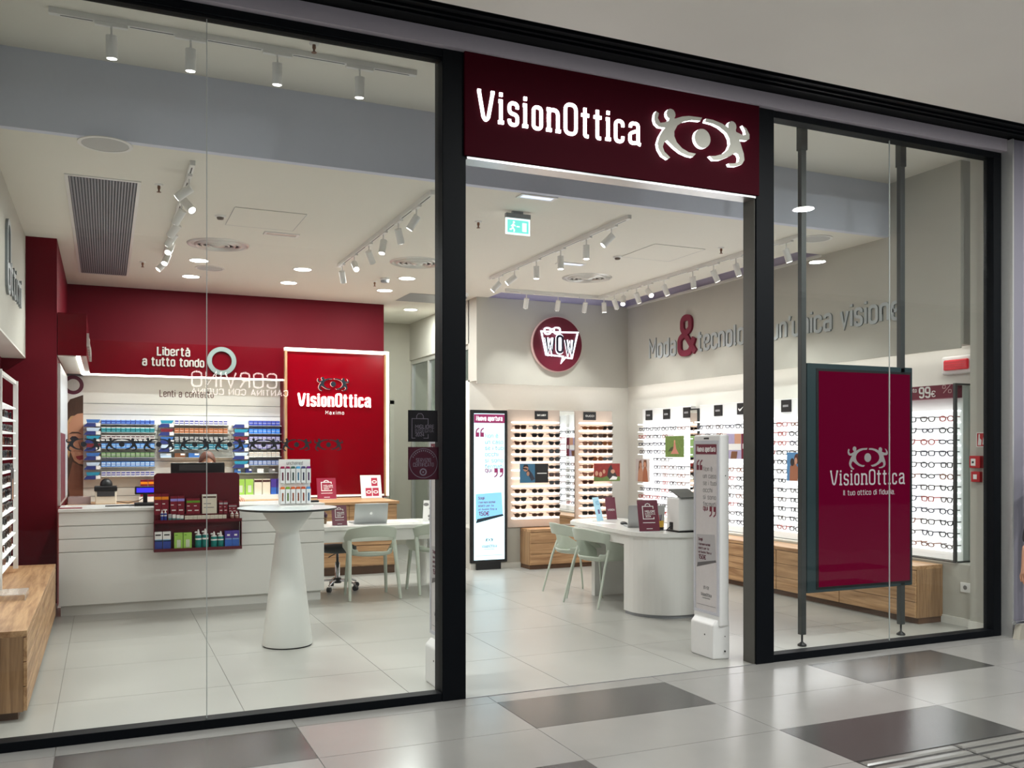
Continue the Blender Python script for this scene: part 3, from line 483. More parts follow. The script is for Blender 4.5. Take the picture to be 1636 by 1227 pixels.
# left wall lettering (only its end shows)
wl2 = thing('wall_lettering', 'grey raised lettering on the left bulkhead wall', 'lettering', (-.7, 8.5, 2.8)); Fl = FXl(-.7)
letters(wl2, Fl, 'ottimi', 8.0, 2.81, .235, [txt_g, txt_s], 1.25, .17, 0, .02, 0, 1); q = MB(Fl); q.ribbon(rnd([(7.98, 2.78), (8.22, 2.78), (8.22, 3.32), (7.98, 3.32)], .12, True), .022, 0, .02, True, 0, 1); obj('ampersand_loop', q, [txt_g, txt_s], wl2)
# neon disc sign
wd = thing('round_neon_sign', 'round wine red sign with white neon speech bubble', 'sign', (5.74, 11.44, 3.0)); Fn = FY(11.44); cx, cz, rr = 5.735, 3.01, .375
obj('disc', MB(Fn).disc(cx, cz, rr, .01, .07, n=56), M('neon_disc', (96, 6, 34), .4), wd); obj('halo_rim', MB(Fn).ring(cx, cz, rr+.003, .006, .0, .055, n=56), M('halo_rim', (214, 180, 176), .5, e=.15), wd)
k_ = rr/480.; nq = lambda P: [(cx+(x-600)*k_, cz-(y-615)*k_) for x, y in P]; neon = M('neon_white', (240, 248, 255), .5, e=1.5, var=0)
q = MB(Fn); q.ribbon(nq([(262, 405), (355, 815), (690, 830), (655, 945), (735, 850), (865, 860), (985, 392), (630, 405)]), 8*k_*1.6, .08, .095, True); obj('speech_bubble', q, neon, wd)
for dx, dy in ((0, 0), (185, -15)):
    q = MB(Fn); q.ribbon(rnd(nq([(305+dx, 345+dy), (440+dx, 345+dy), (430+dx, 450+dy), (325+dx, 455+dy)]), .04, True), 14*k_, .095, .11, True); obj('neon_lens', q, neon, wd)
q = MB(Fn); q.ribbon(nq([(440, 372), (470, 355), (492, 362)]), 12*k_, .095, .11); obj('neon_bridge', q, neon, wd)
for ch, x0, y0, w_, h_ in (('W', 325, 770, 205, 260), ('O', 545, 760, 150, 285), ('W', 715, 790, 205, 255)):
    q = MB(Fn); p0 = nq([(x0, y0)])[0]; text(q, ch, p0[0], p0[1], h_*k_, w_*k_, .27, .08, .1); obj('neon_letter', q, neon, wd)
    q = MB(Fn); text(q, ch, p0[0], p0[1], h_*k_, w_*k_, .15, .101, .103); obj('letter_core', q, M('neon_core', (34, 22, 48), .5), wd)
# window stickers
Fg = FY(5.385)
st = thing('window_sticker', 'black square award sticker on the left window by the jamb', 'sticker', (1.785, 5.38, 1.7)); q = MB(Fg); q.box(1.691, 1.881, 1.603, 1.797, 0, .001); obj('film', q, M('sticker_black', (6, 3, 9), .35), st)
q = MB(Fg); q.ribbon([(1.79, 1.625), (1.82, 1.625), (1.82, 1.65)], .0018, .001, .0013); q.ribbon([(1.82, 1.71), (1.82, 1.745), (1.716, 1.745), (1.716, 1.625), (1.737, 1.625)], .0018, .001, .0013); q.ribbon([(1.746, 1.745), (1.746, 1.762), (1.757, 1.776), (1.778, 1.776), (1.789, 1.762), (1.789, 1.745)], .0018, .001, .0013)
sk = M('sticker_print', (96, 88, 100), .6); text(q, 'MIGLIORE', 1.737, 1.686, .021, .122, .14, .001, .0013); text(q, 'INSEGNA', 1.737, 1.661, .021, .118, .1, .001, .0013); text(q, '2024', 1.737, 1.637, .021, .058, .14, .001, .0013); obj('print', q, sk, st)['kind'] = 'stuff'
st = thing('window_sticker', 'wine square sticker with certificate circle on the left window', 'sticker', (1.79, 5.38, 1.45)); q = MB(Fg); q.box(1.691, 1.889, 1.37, 1.571, 0, .001); obj('film', q, M('sticker_wine', (56, 4, 26), .35), st)
q = MB(Fg); q.ring(1.79, 1.471, .09, .0018, .001, .0013, n=40); q.ring(1.788, 1.417, .019, .004, .001, .0013, n=20); q.disc(1.788, 1.417, .006, .001, .0013, n=10); text(q, 'SERVIZIO', 1.79, 1.479, .022, .096, .13, .001, .0013, al='c'); text(q, 'CERTIFICATO', 1.79, 1.451, .022, .134, .13, .001, .0013, al='c')
for k in range(13): a = math.radians(150-k*10); q.ribbon([(1.79+.073*math.cos(a), 1.471+.073*math.sin(a)), (1.79+.082*math.cos(a), 1.471+.082*math.sin(a))], .003, .001, .0013)
obj('print', q, sk, st)['kind'] = 'stuff'
film = M('grey_window_film', (48, 50, 54), .5)
for k in range(8):
    x = -.105+k*.187
    o = obj('window_emblem', (lambda q: (emblem(q, x, 1.583, .172, 0, .0008), q)[1])(MB(Fg)), film, origin=(x, 5.384, 1.55))
    tag(o, 'dark grey eye emblem decal on left window, %s from the left' % ORD[k], 'decal', 'row of eye emblem decals')
# totem poster faces (shared artwork)
def poster(parent, fr, a0, a1, b0, b1, c, back, mats_, bright=False):
    """artwork in the rectangle a0..a1, b0..b1"""
    w_ = a1-a0; h_ = b1-b0; A = lambda p: a0+p*w_; B = lambda p: b0+p*h_
    q = MB(fr); q.box(a0, a1, b0, b1, c-.002, c); obj('poster_sheet', q, mats_['bg'], parent)
    q = MB(fr); q.flat([(A(0), B(.935)), (A(1), B(.935)), (A(1), B(.995)), (A(0), B(.995))], c+.001); obj('title_band', q, mats_['wine'], parent)
    q = MB(fr); text(q, 'Nuova apertura', A(.5), B(.952), .03*h_, w_*.86, .14, c, c+.002, al='c'); obj('title_print', q, mats_['white'], parent)['kind'] = 'stuff'
    q = MB(fr)
    for sgn, x0, y0 in ((1, .05, .84), (1, .2, .84), (-1, .66, .595), (-1, .84, .595)):
        q.flat([(A(x0), B(y0)), (A(x0+.12), B(y0)), (A(x0+.12), B(y0+.03)), (A(x0), B(y0+.03))], c+.001); yy = y0+.03 if sgn > 0 else y0
        q.ribbon([(A(x0+(.02 if sgn > 0 else .1)), B(yy)), (A(x0+(.04 if sgn > 0 else .08)), B(yy+.018*sgn)), (A(x0+(.12 if sgn > 0 else 0)), B(yy+.03*sgn))], .02*w_, c, c+.001)
    obj('quote_marks', q, mats_['wine'], parent)['kind'] = 'stuff'
    q = MB(fr)
    for i, s_ in enumerate(('Non è', 'un caso', 'se i tuoi', 'occhi', 'si sono', 'fermati')): text(q, s_, A(.36), B(.835-i*.042), .026*h_, min(.62, .085*len(s_))*w_, .12, c, c+.001)
    obj('slogan_print', q, mats_['txt'], parent)['kind'] = 'stuff'
    q = MB(fr); text(q, 'qui', A(.36), B(.60), .028*h_, .22*w_, .18, c, c+.001); obj('slogan_end_print', q, mats_['wine'], parent)['kind'] = 'stuff'
    q = MB(fr); q.flat([(A(.06), B(.265)), (A(.1), B(.28)), (A(.94), B(.31)), (A(.9), B(.46)), (A(.06), B(.45))], c+.001); obj('note', q, mats_['note'], parent); q = MB(fr); q.flat([(A(.06), B(.252)), (A(.97), B(.298)), (A(.94), B(.312)), (A(.1), B(.28))], c+.0008); obj('note_shadow_print', q, mats_['dark'], parent)
    q = MB(fr); text(q, 'Scegli', A(.14), B(.415), .016*h_, .2*w_, .16, c, c+.002)
    for i, n in enumerate((.55, .5, .6)): text(q, ('i tuoi nuovi occhiali', 'adatti per te', 'un buono fino a')[i], A(.14), B(.388-i*.024), .013*h_, n*w_, .14, c, c+.002)
    text(q, '150€', A(.15), B(.305), .024*h_, .34*w_, .2, c, c+.002); obj('note_print', q, mats_['txt2'], parent)['kind'] = 'stuff'
    q = MB(fr); emblem(q, A(.5), B(.135), .26*w_, c, c+.001); text(q, 'VisionOttica', A(.5), B(.085), .018*h_, .5*w_, .13, c, c+.001, al='c', T=SL); text(q, 'Il tuo ottico di fiducia.', A(.5), B(.07), .006*h_, .36*w_, .14, c, c+.001, al='c'); obj('logo_print', q, mats_['logo'], parent)['kind'] = 'stuff'
    q = MB(fr); q.ribbon([(A(.06), B(.03)), (A(.94), B(.03))], .0015, c, c+.001); obj('rule_print', q, mats_['logo'], parent)
PD = dict(bg=M('digital_bg', (205, 238, 250), .3, e=1.15, var=.06, sc=2), wine=M('digital_wine', (132, 40, 84), .3, e=.8), white=M('digital_white', (250, 250, 255), .3, e=1.2), txt=M('digital_text', (84, 156, 172), .3, e=.5), txt2=M('digital_text_dark', (110, 40, 90), .3, e=.5), note=M('digital_note', (132, 196, 230), .3, e=.8, var=.1, sc=4), dark=M('digital_dark', (40, 60, 70), .3, e=.2), logo=M('digital_logo', (70, 110, 128), .3, e=.4))
PP = dict(bg=M('poster_paper', (206, 200, 198), .4), wine=wine_p, white=wht, txt=grey_p, txt2=M('poster_text_wine', (88, 20, 44), .5), note=M('poster_note', (176, 172, 172), .5), dark=M('poster_dark', (96, 92, 92), .5), logo=grey_p)
ds = thing('digital_poster', 'tall glowing digital poster stand against the back wall', 'digital poster', (4.53, 10.95, 0)); Fd = FY(10.95)
q = MB(Fd); q.box(4.275, 4.785, .09, 2.06, -.045, 0); obj('housing', q, bpl, ds, .004); q = MB(Fd); q.box(4.36, 4.70, 0, .09, -.045, -.01); obj('foot', q, bpl, ds); poster(ds, Fd, 4.318, 4.745, .128, 2.015, .003, 0, PD)
def totem(x, lab):
    t = thing('security_totem', lab, 'security gate', (x, 5.74, 0))
    m_ = MB(); m_.box(x-.04, x+.045, 5.575, 5.905, .24, 1.665); obj('column', m_, wpl, t, .012)
    m_ = MB(); m_.add([(x-.085, 5.6, 0), (x+.05, 5.575, 0), (x+.05, 5.905, 0), (x-.085, 5.88, 0), (x-.085, 5.6, .25), (x+.05, 5.575, .25), (x+.05, 5.905, .25), (x-.085, 5.88, .25), (x-.045, 5.6, .29), (x+.05, 5.575, .29), (x+.05, 5.905, .29), (x-.045, 5.88, .29)], [(0, 3, 2, 1), (0, 1, 5, 4), (1, 2, 6, 5), (2, 3, 7, 6), (3, 0, 4, 7), (4, 5, 9, 8), (5, 6, 10, 9), (6, 7, 11, 10), (7, 4, 8, 11), (8, 9, 10, 11)]); obj('base', m_, wpl, t, .01)
    F_ = FXr(x-.04); q = MB(F_); q.ribbon([(-5.885, .33), (-5.595, .33), (-5.595, 1.61), (-5.885, 1.61)], .012, 0, .006, True); obj('poster_frame', q, M('totem_frame', (196, 196, 202), .4), t)
    poster(t, F_, -5.875, -5.605, .34, 1.60, .003, 0, PP)
    q = MB(F_); q.box(-5.77, -5.71, 1.632, 1.644, 0, .003); obj('status_light', q, bpl, t)
    q = MB(FY(5.575)); q.disc(x+.01, 1.36, .004, 0, .002, n=10); obj('screw', q, bpl, t); q = MB(FY(5.575)); q.disc(x+.005, .06, .007, 0, .003, n=10); q.disc(x+.005, .17, .004, 0, .003, n=10); obj('cable_gland', q, bpl, t)['kind'] = 'stuff'
    q = MB(FXr(x-.085)); q.disc(-5.7, .17, .006, -.001, .002, n=12); obj('lock', q, bpl, t)
totem(4.19, 'white security totem with poster beside the right jamb'); totem(2.05, 'white security totem half hidden behind the left jamb')
# hanging window screen
sc_ = thing('window_screen', 'wine red digital screen hung between two grey poles', 'screen', (5.6, 5.7, 0)); F5 = FY(5.69)
teal = M('screen_housing', (40, 58, 62), .35, var=.06); q = MB(F5); q.box(5.075, 6.205, .415, 2.24, -.05, 0); obj('housing', q, teal, sc_, .006); q = MB(F5); q.box(5.165, 6.185, .44, 2.2, 0, .003); obj('bezel', q, bpl, sc_)
q = MB(F5); q.box(5.19, 6.17, .458, 2.18, .003, .005); obj('display', q, M('screen_wine', (4, 0, 2), 1., e=1., ecol=(92, 0, 33), var=0, spec=.0), sc_)
lg = M('screen_grey', (30, 30, 30), .5, e=1., ecol=(140, 136, 134), var=0, spec=.1); lt = M('screen_pale', (30, 30, 30), .5, e=1., ecol=(176, 172, 172), var=0, spec=.1)
q = MB(F5); emblem(q, 5.705, 1.485, .435, .005, .006); obj('screen_emblem', q, lg, sc_)['kind'] = 'stuff'; q = MB(F5); text(q, 'VisionOttica', 5.705, 1.27, .113, .80, .12, .005, .006, al='c', T=SL, sp=.26); obj('screen_name', q, lt, sc_)['kind'] = 'stuff'
q = MB(F5); text(q, 'Il tuo ottico di fiducia.', 5.72, 1.185, .04, .555, .12, .005, .006, al='c'); obj('screen_motto', q, lt, sc_)['kind'] = 'stuff'
for x in (5.043, 6.097):
    m_ = MB(); m_.box(x-.024, x+.024, 5.69, 5.735, .09, 4.0); p = obj('pole', m_, dgrey, sc_, .003); m_ = MB(); m_.box(x-.03, x+.03, 5.683, 5.742, 3.92, 4.11); obj('ceiling_cap', m_, dgrey, p); m_ = MB(); m_.lathe([(.035, 0), (.035, .012), (.012, .03), (.008, .034), (.008, .1)], x, 5.712, 16); obj('levelling_foot', m_, bpl, p)
# ------------------------------------------------------------------ counter zone
ct = thing('sales_counter', 'long white lacquered sales counter with horizontal drawer lines', 'counter', (.84, 9.75, 0))
obj('plinth', MB().box(-.38, 2.04, 9.50, 10.0, 0, .095), wlac, ct)
for a, b in ((.10, .594), (.600, .716), (.722, .838), (.844, .968)): obj('front_panel', MB().box(-.395, 2.065, 9.45, 9.47, a, b), wlac, ct, .003)
obj('carcass', MB().box(-.39, 2.06, 9.47, 10.05, .095, .97), wlac, ct); obj('worktop', MB().box(-.4, 2.07, 9.43, 10.1, .97, 1.0), wlac, ct, .004)
# back counter and wall system
bc = thing('back_counter', 'low oak back counter under the contact lens wall', 'back counter', (.85, 12, 0)); obj('body', MB().box(-.42, 2.12, 11.75, 12.5, 0, .87), oak, bc); obj('worktop', MB().box(-.42, 2.12, 11.7, 12.5, .87, .905), oak, bc, .003)
cb = thing('oak_cabinet', 'oak drawer cabinet under the red logo panel', 'cabinet', (2.75, 11.6, 0)); obj('body', MB().box(2.14, 3.36, 11.17, 12.2, .10, .87), oakz, cb); obj('worktop', MB().box(2.13, 3.38, 11.12, 12.2, .87, .905), oak, cb, .003); obj('plinth', MB().box(2.16, 3.34, 11.2, 12.2, 0, .1), M('dark_oak', (96, 66, 44), .5), cb)
for k in range(3):
    for x0, x1 in ((2.145, 2.745), (2.75, 3.355)): obj('drawer_front', MB().box(x0, x1, 11.15, 11.17, .11+k*.254, .355+k*.254), oak, cb, .003)
lw = thing('lens_wall', 'white slatted wall holding contact lens shelves', 'slat wall', (.9, 12.5, .9)); 
for b0, b1 in ((.905, .968), (.975, 1.07), (1.077, 1.21), (1.217, 1.4), (1.407, 1.6), (1.607, 1.79), (1.797, 1.985), (1.992, 2.12), (2.127, 2.47)): obj('slat', MB().box(-.25, 2.14, 12.5, 12.515, b0, b1), white, lw)
obj('backing', MB().box(-.43, 2.14, 12.515, 12.55, .9, 2.5), gpl, lw)
q = MB(FY(12.5)); text(q, 'Lenti a contatto', .63, 2.225, .085, .66, .13, 0, .002); obj('heading_print', q, M('heading_brown', (110, 84, 78), .6), lw)['kind'] = 'stuff'
fa = thing('lens_fascia', 'glossy red fascia with white slogan over the contact lens wall', 'fascia', (.9, 12.3, 2.46)); obj('panel', MB().box(-.17, 2.14, 12.2, 12.585, 2.47, 2.875), red_gloss, fa); obj('led_strip', MB().box(-.25, 2.13, 12.2, 12.23, 2.452, 2.47), led, fa); obj('underside', MB().box(-.25, 2.14, 12.23, 12.5, 2.46, 2.47), white, fa)
Ff = FY(12.2); tw = M('slogan_silver', (172, 168, 160), .4); letters(fa, Ff, 'Libertà', .585, 2.725, .1, [tw], .39, .17, 0, .015); letters(fa, Ff, 'a tutto tondo', .415, 2.595, .1, [tw], .73, .17, 0, .015)
q = MB(Ff); q.ring(1.355, 2.678, .15, .028, 0, .03, n=40); obj('ring', q, M('ring_silver', (138, 152, 148), .3, .3), fa)
sf = thing('side_fascia', 'red box fascia projecting from the red wall block', 'fascia', (-.3, 11, 2.46)); obj('box', MB().box(-.425, -.17, 9.93, 12.2, 2.47, 2.885), red_gloss, sf); obj('led_strip', MB().box(-.26, -.23, 9.95, 12.2, 2.452, 2.47), led, sf); obj('underside', MB().box(-.425, -.26, 9.94, 12.2, 2.46, 2.47), white, sf)
q = MB(FXl(-.17)); text(q, 'Lenti', 10.15, 2.6, .12, .6, .15, 0, .02); text(q, 'a contatto', 10.9, 2.6, .12, 1.1, .15, 0, .02); obj('raised_letters', q, tw, sf)['kind'] = 'stuff'
sp = thing('side_light_poster', 'narrow pale backlit poster on the alcove side wall', 'poster', (-.42, 11, 1.0)); obj('panel', MB().box(-.43, -.405, 10.05, 11.9, 1.0, 2.40), alum, sp); obj('picture', MB().box(-.406, -.403, 10.08, 11.87, 1.03, 2.37), M('side_picture', (196, 200, 206), .4, var=.16, sc=2.2), sp); obj('caption_field', MB().box(-.4035, -.4015, 10.08, 11.2, 1.03, 1.72), M('side_caption', (104, 30, 46), .5), sp)
# face poster
fp = thing('face_poster', 'tall poster showing half of a woman face beside lens shelves', 'poster', (-.34, 12.5, .92)); Fp = FY(12.495); FP0 = -.455; FP1 = -.25
def fpq(pts, c, m, name):
    s_ = lambda u, v: on_y(u, v, 12.5); q = MB(Fp); q.flat([s_(*p) for p in pts][::-1], c); return obj(name, q, m, fp)
q = MB(Fp); q.box(FP0, FP1, .905, 2.455, -.005, 0); obj('sheet', q, M('poster_top_white', (226, 226, 222), .5), fp)
hair = M('poster_hair', (74, 50, 36), .55, var=.35, sc=14, stretch=(3, 1, .5)); skin = M('poster_skin', (188, 136, 106), .5, var=.10, sc=5); skin2 = M('poster_skin_shade', (122, 78, 58), .5, var=.1)
fpq([(103, 652), (112, 638), (133, 631), (133, 805), (103, 805)], .001, hair, 'hair'); fpq([(109, 680), (114, 667), (124, 661), (133, 660), (133, 742), (126, 741), (118, 735), (112, 720), (109, 700)], .0015, skin, 'face')
fpq([(104, 690), (106, 676), (113, 665), (118, 664), (110, 676), (108, 700), (112, 722), (110, 732), (105, 715)], .0018, M('poster_blonde', (190, 150, 104), .5, var=.2), 'blonde_strand'); fpq([(116, 738), (126, 743), (133, 746), (133, 800), (112, 800), (108, 770)], .0013, skin2, 'neck')
fpq([(111, 701), (115, 697), (121, 697), (126, 701), (121, 703), (115, 703)], .002, M('poster_eye', (52, 46, 56), .4), 'eye'); fpq([(109, 694), (115, 690), (125, 690), (131, 694), (124, 692.5), (115, 692.5)], .002, hair, 'brow'); fpq([(121, 729), (127, 728), (133, 727), (133, 734), (127, 735), (123, 733)], .002, M('poster_lips', (148, 44, 52), .4), 'lips'); fpq([(125, 705), (128, 718), (133, 721), (133, 716), (129, 712)], .0019, skin2, 'nose_shade_print')
q = MB(Fp); q.ring(*on_y(117, 615, 12.5), .095, .022, 0, .003, n=36); obj('ring_print', q, M('ring_wine', (96, 32, 56), .5), fp)
# red logo panel
rp = thing('logo_panel', 'tall glossy red panel with glowing logo and lit frame', 'panel', (2.83, 12.2, .9)); obj('panel', MB().box(2.17, 3.50, 12.18, 12.22, .945, 2.84), M('logo_panel_red', (118, 0, 14), .12, var=.04, spec=.4), rp)
lf = M('frame_light', (255, 240, 220), .5, e=2.6, var=0)
for b in ((2.14, 3.54, 2.845, 2.885), (3.505, 3.54, .92, 2.845)): obj('light_frame', MB().box(b[0], b[1], 12.14, 12.22, b[2], b[3]), lf, rp)
obj('oak_edge', MB().box(2.14, 2.17, 12.14, 12.22, .92, 2.845), oakz, rp); obj('oak_edge', MB().box(3.48, 3.505, 12.15, 12.22, .92, 2.845), oakz, rp); obj('bottom_light', MB().box(2.17, 3.5, 12.16, 12.2, .92, .945), M('frame_white', (230, 226, 220), .5, e=.6), rp); obj('backing', MB().box(2.14, 3.54, 12.22, 12.6, .9, 2.885), red_wall, rp)
F6 = FY(12.18); letters(rp, F6, 'VisionOttica', 2.31, 2.13, .155, [M('backlit_letter', (255, 236, 228), .5, e=2.6, var=0)], .98, .16, .0, .03, T=SL, sp=.29)
pc = [MB(F6), MB(F6), MB(F6)]; emblem(None, 2.78, 2.42, .43, .012, .03, 0, 1, pc)
for nm, q in zip(('running_figure', 'running_figure', 'eye_disc'), pc): obj(nm, q, [M('emblem_dark', (34, 44, 52), .3, .3), M('emblem_halo', (255, 200, 190), .5, e=1.2)], rp)
q = MB(F6); text(q, 'Maximo', 2.68, 2.02, .045, .25, .12, 0, .004, sp=.34); obj('town_print', q, wht, rp)['kind'] = 'stuff'
# ------------------------------------------------------------------ left desk
dk = thing('left_desk', 'white desk extending from the counter end with rounded corner', 'desk', (2.8, 9.8, 0))
P = [(2.07, 9.47), (3.25, 9.47), (3.45, 9.52), (3.57, 9.66), (3.62, 9.85), (3.60, 10.05), (3.48, 10.2), (3.3, 10.26), (2.07, 10.26)]
obj('desktop', MB().prism(P, .705, .745), wlac, dk, .006); P2 = [(2.07, 9.50), (3.24, 9.50), (3.42, 9.55), (3.53, 9.67), (3.58, 9.85), (3.56, 10.04), (3.46, 10.17), (3.28, 10.23), (2.07, 10.23)]; obj('apron', MB().prism(P2, .58, .705), wlac, dk, .004)
m_ = MB(); m_.lathe([(.05, 0), (.055, .58)], 3.32, 10.03, 20); obj('leg', m_, wlac, dk)
# round-ended desk
dr_ = thing('right_desk', 'white desk with curved drum end near the entrance', 'desk', (4.88, 8.0, 0))
def stad(x0, x1, y0, y1, r):
    cx = (x0+x1)/2; ry = r; return [(cx-(x1-x0)/2*math.cos(math.pi*i/20), y0+ry-ry*math.sin(math.pi*i/20)) for i in range(21)]+[(x1, y1), (x0, y1)]
P = stad(4.48, 5.30, 7.04, 8.62, .40); P = P[:21]+[(5.30, 8.7), (5.22, 8.95), (4.98, 9.05), (4.72, 8.98), (4.56, 8.75)]
obj('desktop', MB().prism(P, .745, .785), wlac, dr_, .006)
Q = [(4.51, 7.55)]+[(4.89-.385*math.cos(math.pi*i/20), 7.44-.37*math.sin(math.pi*i/20)) for i in range(21)]+[(5.27, 7.55)]
m_ = MB(); m_.prism(Q, .03, .745); obj('drum', m_, wlac, dr_); m_ = MB(); m_.prism([(4.89+(x-4.89)*.97, 7.4+(y-7.4)*.95) for x, y in Q], 0, .03); obj('plinth', m_, gpl, dr_)
m_ = MB(); m_.box(4.53, 5.27, 7.55, 8.6, .65, .745); obj('apron', m_, wlac, dr_); m_ = MB(); m_.box(4.75, 5.2, 8.55, 8.62, 0, .745); obj('end_panel', m_, wlac, dr_); m_ = MB(); m_.box(5.2, 5.25, 7.55, 8.6, .08, .65); obj('modesty_panel', m_, wlac, dr_)
# ------------------------------------------------------------------ high table
ht = thing('high_table', 'white round high table with flared conical pedestal', 'high table', (1.325, 7.4, 0))
obj('foot_gap', MB().lathe([(.188, 0), (.19, .012)], 1.325, 7.4, 40), blackm, ht); obj('pedestal', MB().lathe([(.192, .01), (.196, .02), (.094, .875), (.09, .895), (.094, .915), (.20, 1.06), (.2, 1.07)], 1.325, 7.4, 48), M('table_shell', (226, 227, 222), .4, var=.01), ht)
obj('tabletop', MB().lathe([(.2, 1.07), (.37, 1.076), (.385, 1.084), (.385, 1.092)], 1.325, 7.4, 64), M('tabletop_edge', (34, 36, 38), .4), ht); obj('top_face', MB().lathe([(.384, 1.0905), (.384, 1.0945)], 1.325, 7.4, 64), M('tabletop_white', (214, 222, 222), .25, var=.01), ht)
# ------------------------------------------------------------------ chairs
def shell_mesh():
    na, nv = 26, 10; V = []; F = []; mb = MB()
    def S(a, v):
        A_ = math.radians(a); q = abs(a)/112.
        zt = .775-.115*q**1.6-.15*max(0, q-.62)/.38; zb = .452+.012*math.cos(A_)
        r = .265-.05*v+.0*q; y = -r*math.cos(A_)*(1.0 if a == 0 or True else 1)-.03*(1-v)*math.cos(A_)
        x = (r+.012)*math.sin(A_); 
        if q > .8: y += .06*(q-.8)/.2
        return (x, y, zt*(1-v)+zb*v)
    for i in range(na+1):
        for j in range(nv+1): V.append(S(-112+224*i/na, j/nv))
    for i in range(na):
        for j in range(nv):
            a = abs(-112+224*(i+.5)/na); v = (j+.5)/nv
            if a < 62 and .40 < v < .88-.10*(a/62)**3 and not (a > 52 and v < .45): continue
            F.append((i*(nv+1)+j, (i+1)*(nv+1)+j, (i+1)*(nv+1)+j+1, i*(nv+1)+j+1))
    mb.add(V, F, 0, True); return mb.mesh('back_shell', [sage])
def seat_mesh():
    mb = MB(); n = 28; rings = [0, .35, .7, .92, 1.0]; V = []; F = []
    for t in rings:
        for i in range(n):
            a = 2*math.pi*i/n; x = .222*math.sin(a)*(1+.06*max(0, math.cos(a))); y = .215*math.cos(a)+(.03 if math.cos(a) > 0 else 0)*math.cos(a); k = abs(math.sin(a))**4*.02
            V.append((x*t, y*t+.0, .448-.018*(1-t*t)+.004*t+(.012*math.cos(a) if t == 1 and math.cos(a) < 0 else 0)*-1-(.012 if t == 1 and math.cos(a) > .3 else 0)))
    for j in range(len(rings)-1):
        for i in range(n): F.append((j*n+i, (j+1)*n+i, (j+1)*n+(i+1) % n, j*n+(i+1) % n))
    mb.add(V, F, 0, True); return mb.mesh('seat', [sage])
sh_me, se_me = shell_mesh(), seat_mesh()
def chair(lab, loc, rz, thick):
    t = thing('shell_chair', lab, 'chair', loc, rz, 'pale sage shell chairs')
    for nm, me in (('backrest', sh_me), ('seat', se_me)):
        o = bpy.data.objects.new(nm, me); C.objects.link(o); o.parent = t; s_ = o.modifiers.new('thick', 'SOLIDIFY'); s_.thickness = .012; s_.offset = 0; u = o.modifiers.new('smooth', 'SUBSURF'); u.levels = 1; u.render_levels = 2
    r0, r1 = (.021, .016) if thick else (.0125, .0105)
    for sx in (-1, 1):
        m_ = MB(); m_.tube([(sx*.235, -.10, .60 if thick else .56), (sx*.245, -.16, .40), (sx*.265, -.27, 0.0)], [r0*1.15, r0, r1], 10); loc_obj('leg', m_, sage, t)
        m_ = MB(); m_.tube([(sx*.20, .16, .445), (sx*.225, .215, 0.0)], [r0, r1], 10); loc_obj('leg', m_, sage, t)
    return t
chair('pale sage chair at the left desk in front of laptop', (2.56, 9.49, 0), math.radians(-3), True)
chair('pale sage chair at the left desk, cut by the black jamb', (3.30, 9.60, 0), math.radians(4), True)
chair('pale sage chair at the right desk nearest the entrance', (4.58, 8.12, 0), math.radians(-78), False)
chair('pale sage chair at the right desk, half behind another chair', (4.66, 8.80, 0), math.radians(-88), False)
# office stool
os_ = thing('swivel_stool', 'dark swivel stool on chrome castor base under left desk', 'stool', (2.36, 10.12, 0))
obj('seat', MB().lathe([(.001, .50), (.17, .49), (.21, .47), (.21, .44), (.15, .41), (.001, .41)][::-1], 2.36, 10.12, 28), M('dark_upholstery', (62, 66, 68), .6), os_)
obj('gas_column', MB().lathe([(.028, .09), (.028, .3), (.016, .3), (.016, .42)], 2.36, 10.12, 16), chrome, os_); obj('hub', MB().lathe([(.045, .07), (.045, .12), (.03, .13)], 2.36, 10.12, 16), bpl, os_)
obj('lever', MB().tube([(2.36, 10.1, .41), (2.24, 10.02, .37)], .006, 6), bpl, os_)
for k in range(5):
    a = math.radians(72*k+20); e = Vector((math.cos(a), math.sin(a), 0)); c = Vector((2.36, 10.12, 0)); m_ = MB(); m_.tube([c+e*.03+Vector((0, 0, .1)), c+e*.15+Vector((0, 0, .1)), c+e*.25+Vector((0, 0, .07))], [.014, .012, .01], 8); arm = obj('base_arm', m_, chrome, os_)
    m_ = MB(); n = e.cross(Vector((0, 0, 1))); cc = c+e*.25+Vector((0, 0, .028)); m_.tube([cc-n*.02, cc+n*.02], .028, 14); obj('castor', m_, bpl, arm)
# ------------------------------------------------------------------ benches
def bench(name, lab, kind, x0, x1, y0, y1, nd):
    t = thing(name, lab, 'drawer bench', ((x0+x1)/2, (y0+y1)/2, 0)); ax = oaky if kind != 'b' else oak
    if kind == 'b': body = (x0, x1, y0+.02, y1); pl = (x0+.01, x1, y0+.04, y1)
    elif kind == 'r': body = (x0+.02, x1, y0, y1); pl = (x0+.05, x1, y0+.01, y1)
    else: body = (x0, x1-.02, y0, y1); pl = (x0, x1-.05, y0+.06, y1)
    obj('body', MB().box(*body, .055, .485), oakz, t); obj('plinth', MB().box(*pl, 0, .055), M('dark_oak', (96, 66, 44), .5), t); obj('top', MB().box(x0, x1, y0, y1, .485, .52), ax, t, .002)
    L_ = (x1-x0) if kind == 'b' else (y1-y0)
    for i in range(nd):
        for k in range(3):
            z0 = .06+k*.141; z1 = z0+.136; f0 = i/nd*L_+.004; f1 = (i+1)/nd*L_-.004
            if kind == 'b': b = (x0+f0, x0+f1, y0, y0+.02)
            elif kind == 'r': b = (x0, x0+.02, y0+f0, y0+f1)
            else: b = (x1-.02, x1, y0+f0, y0+f1)
            obj('drawer_front', MB().box(*b, z0, z1), ax, t, .002)
bench('drawer_bench', 'long oak drawer bench along the right eyeglass wall', 'r', 6.56, 6.895, 5.985, 10.6, 5)
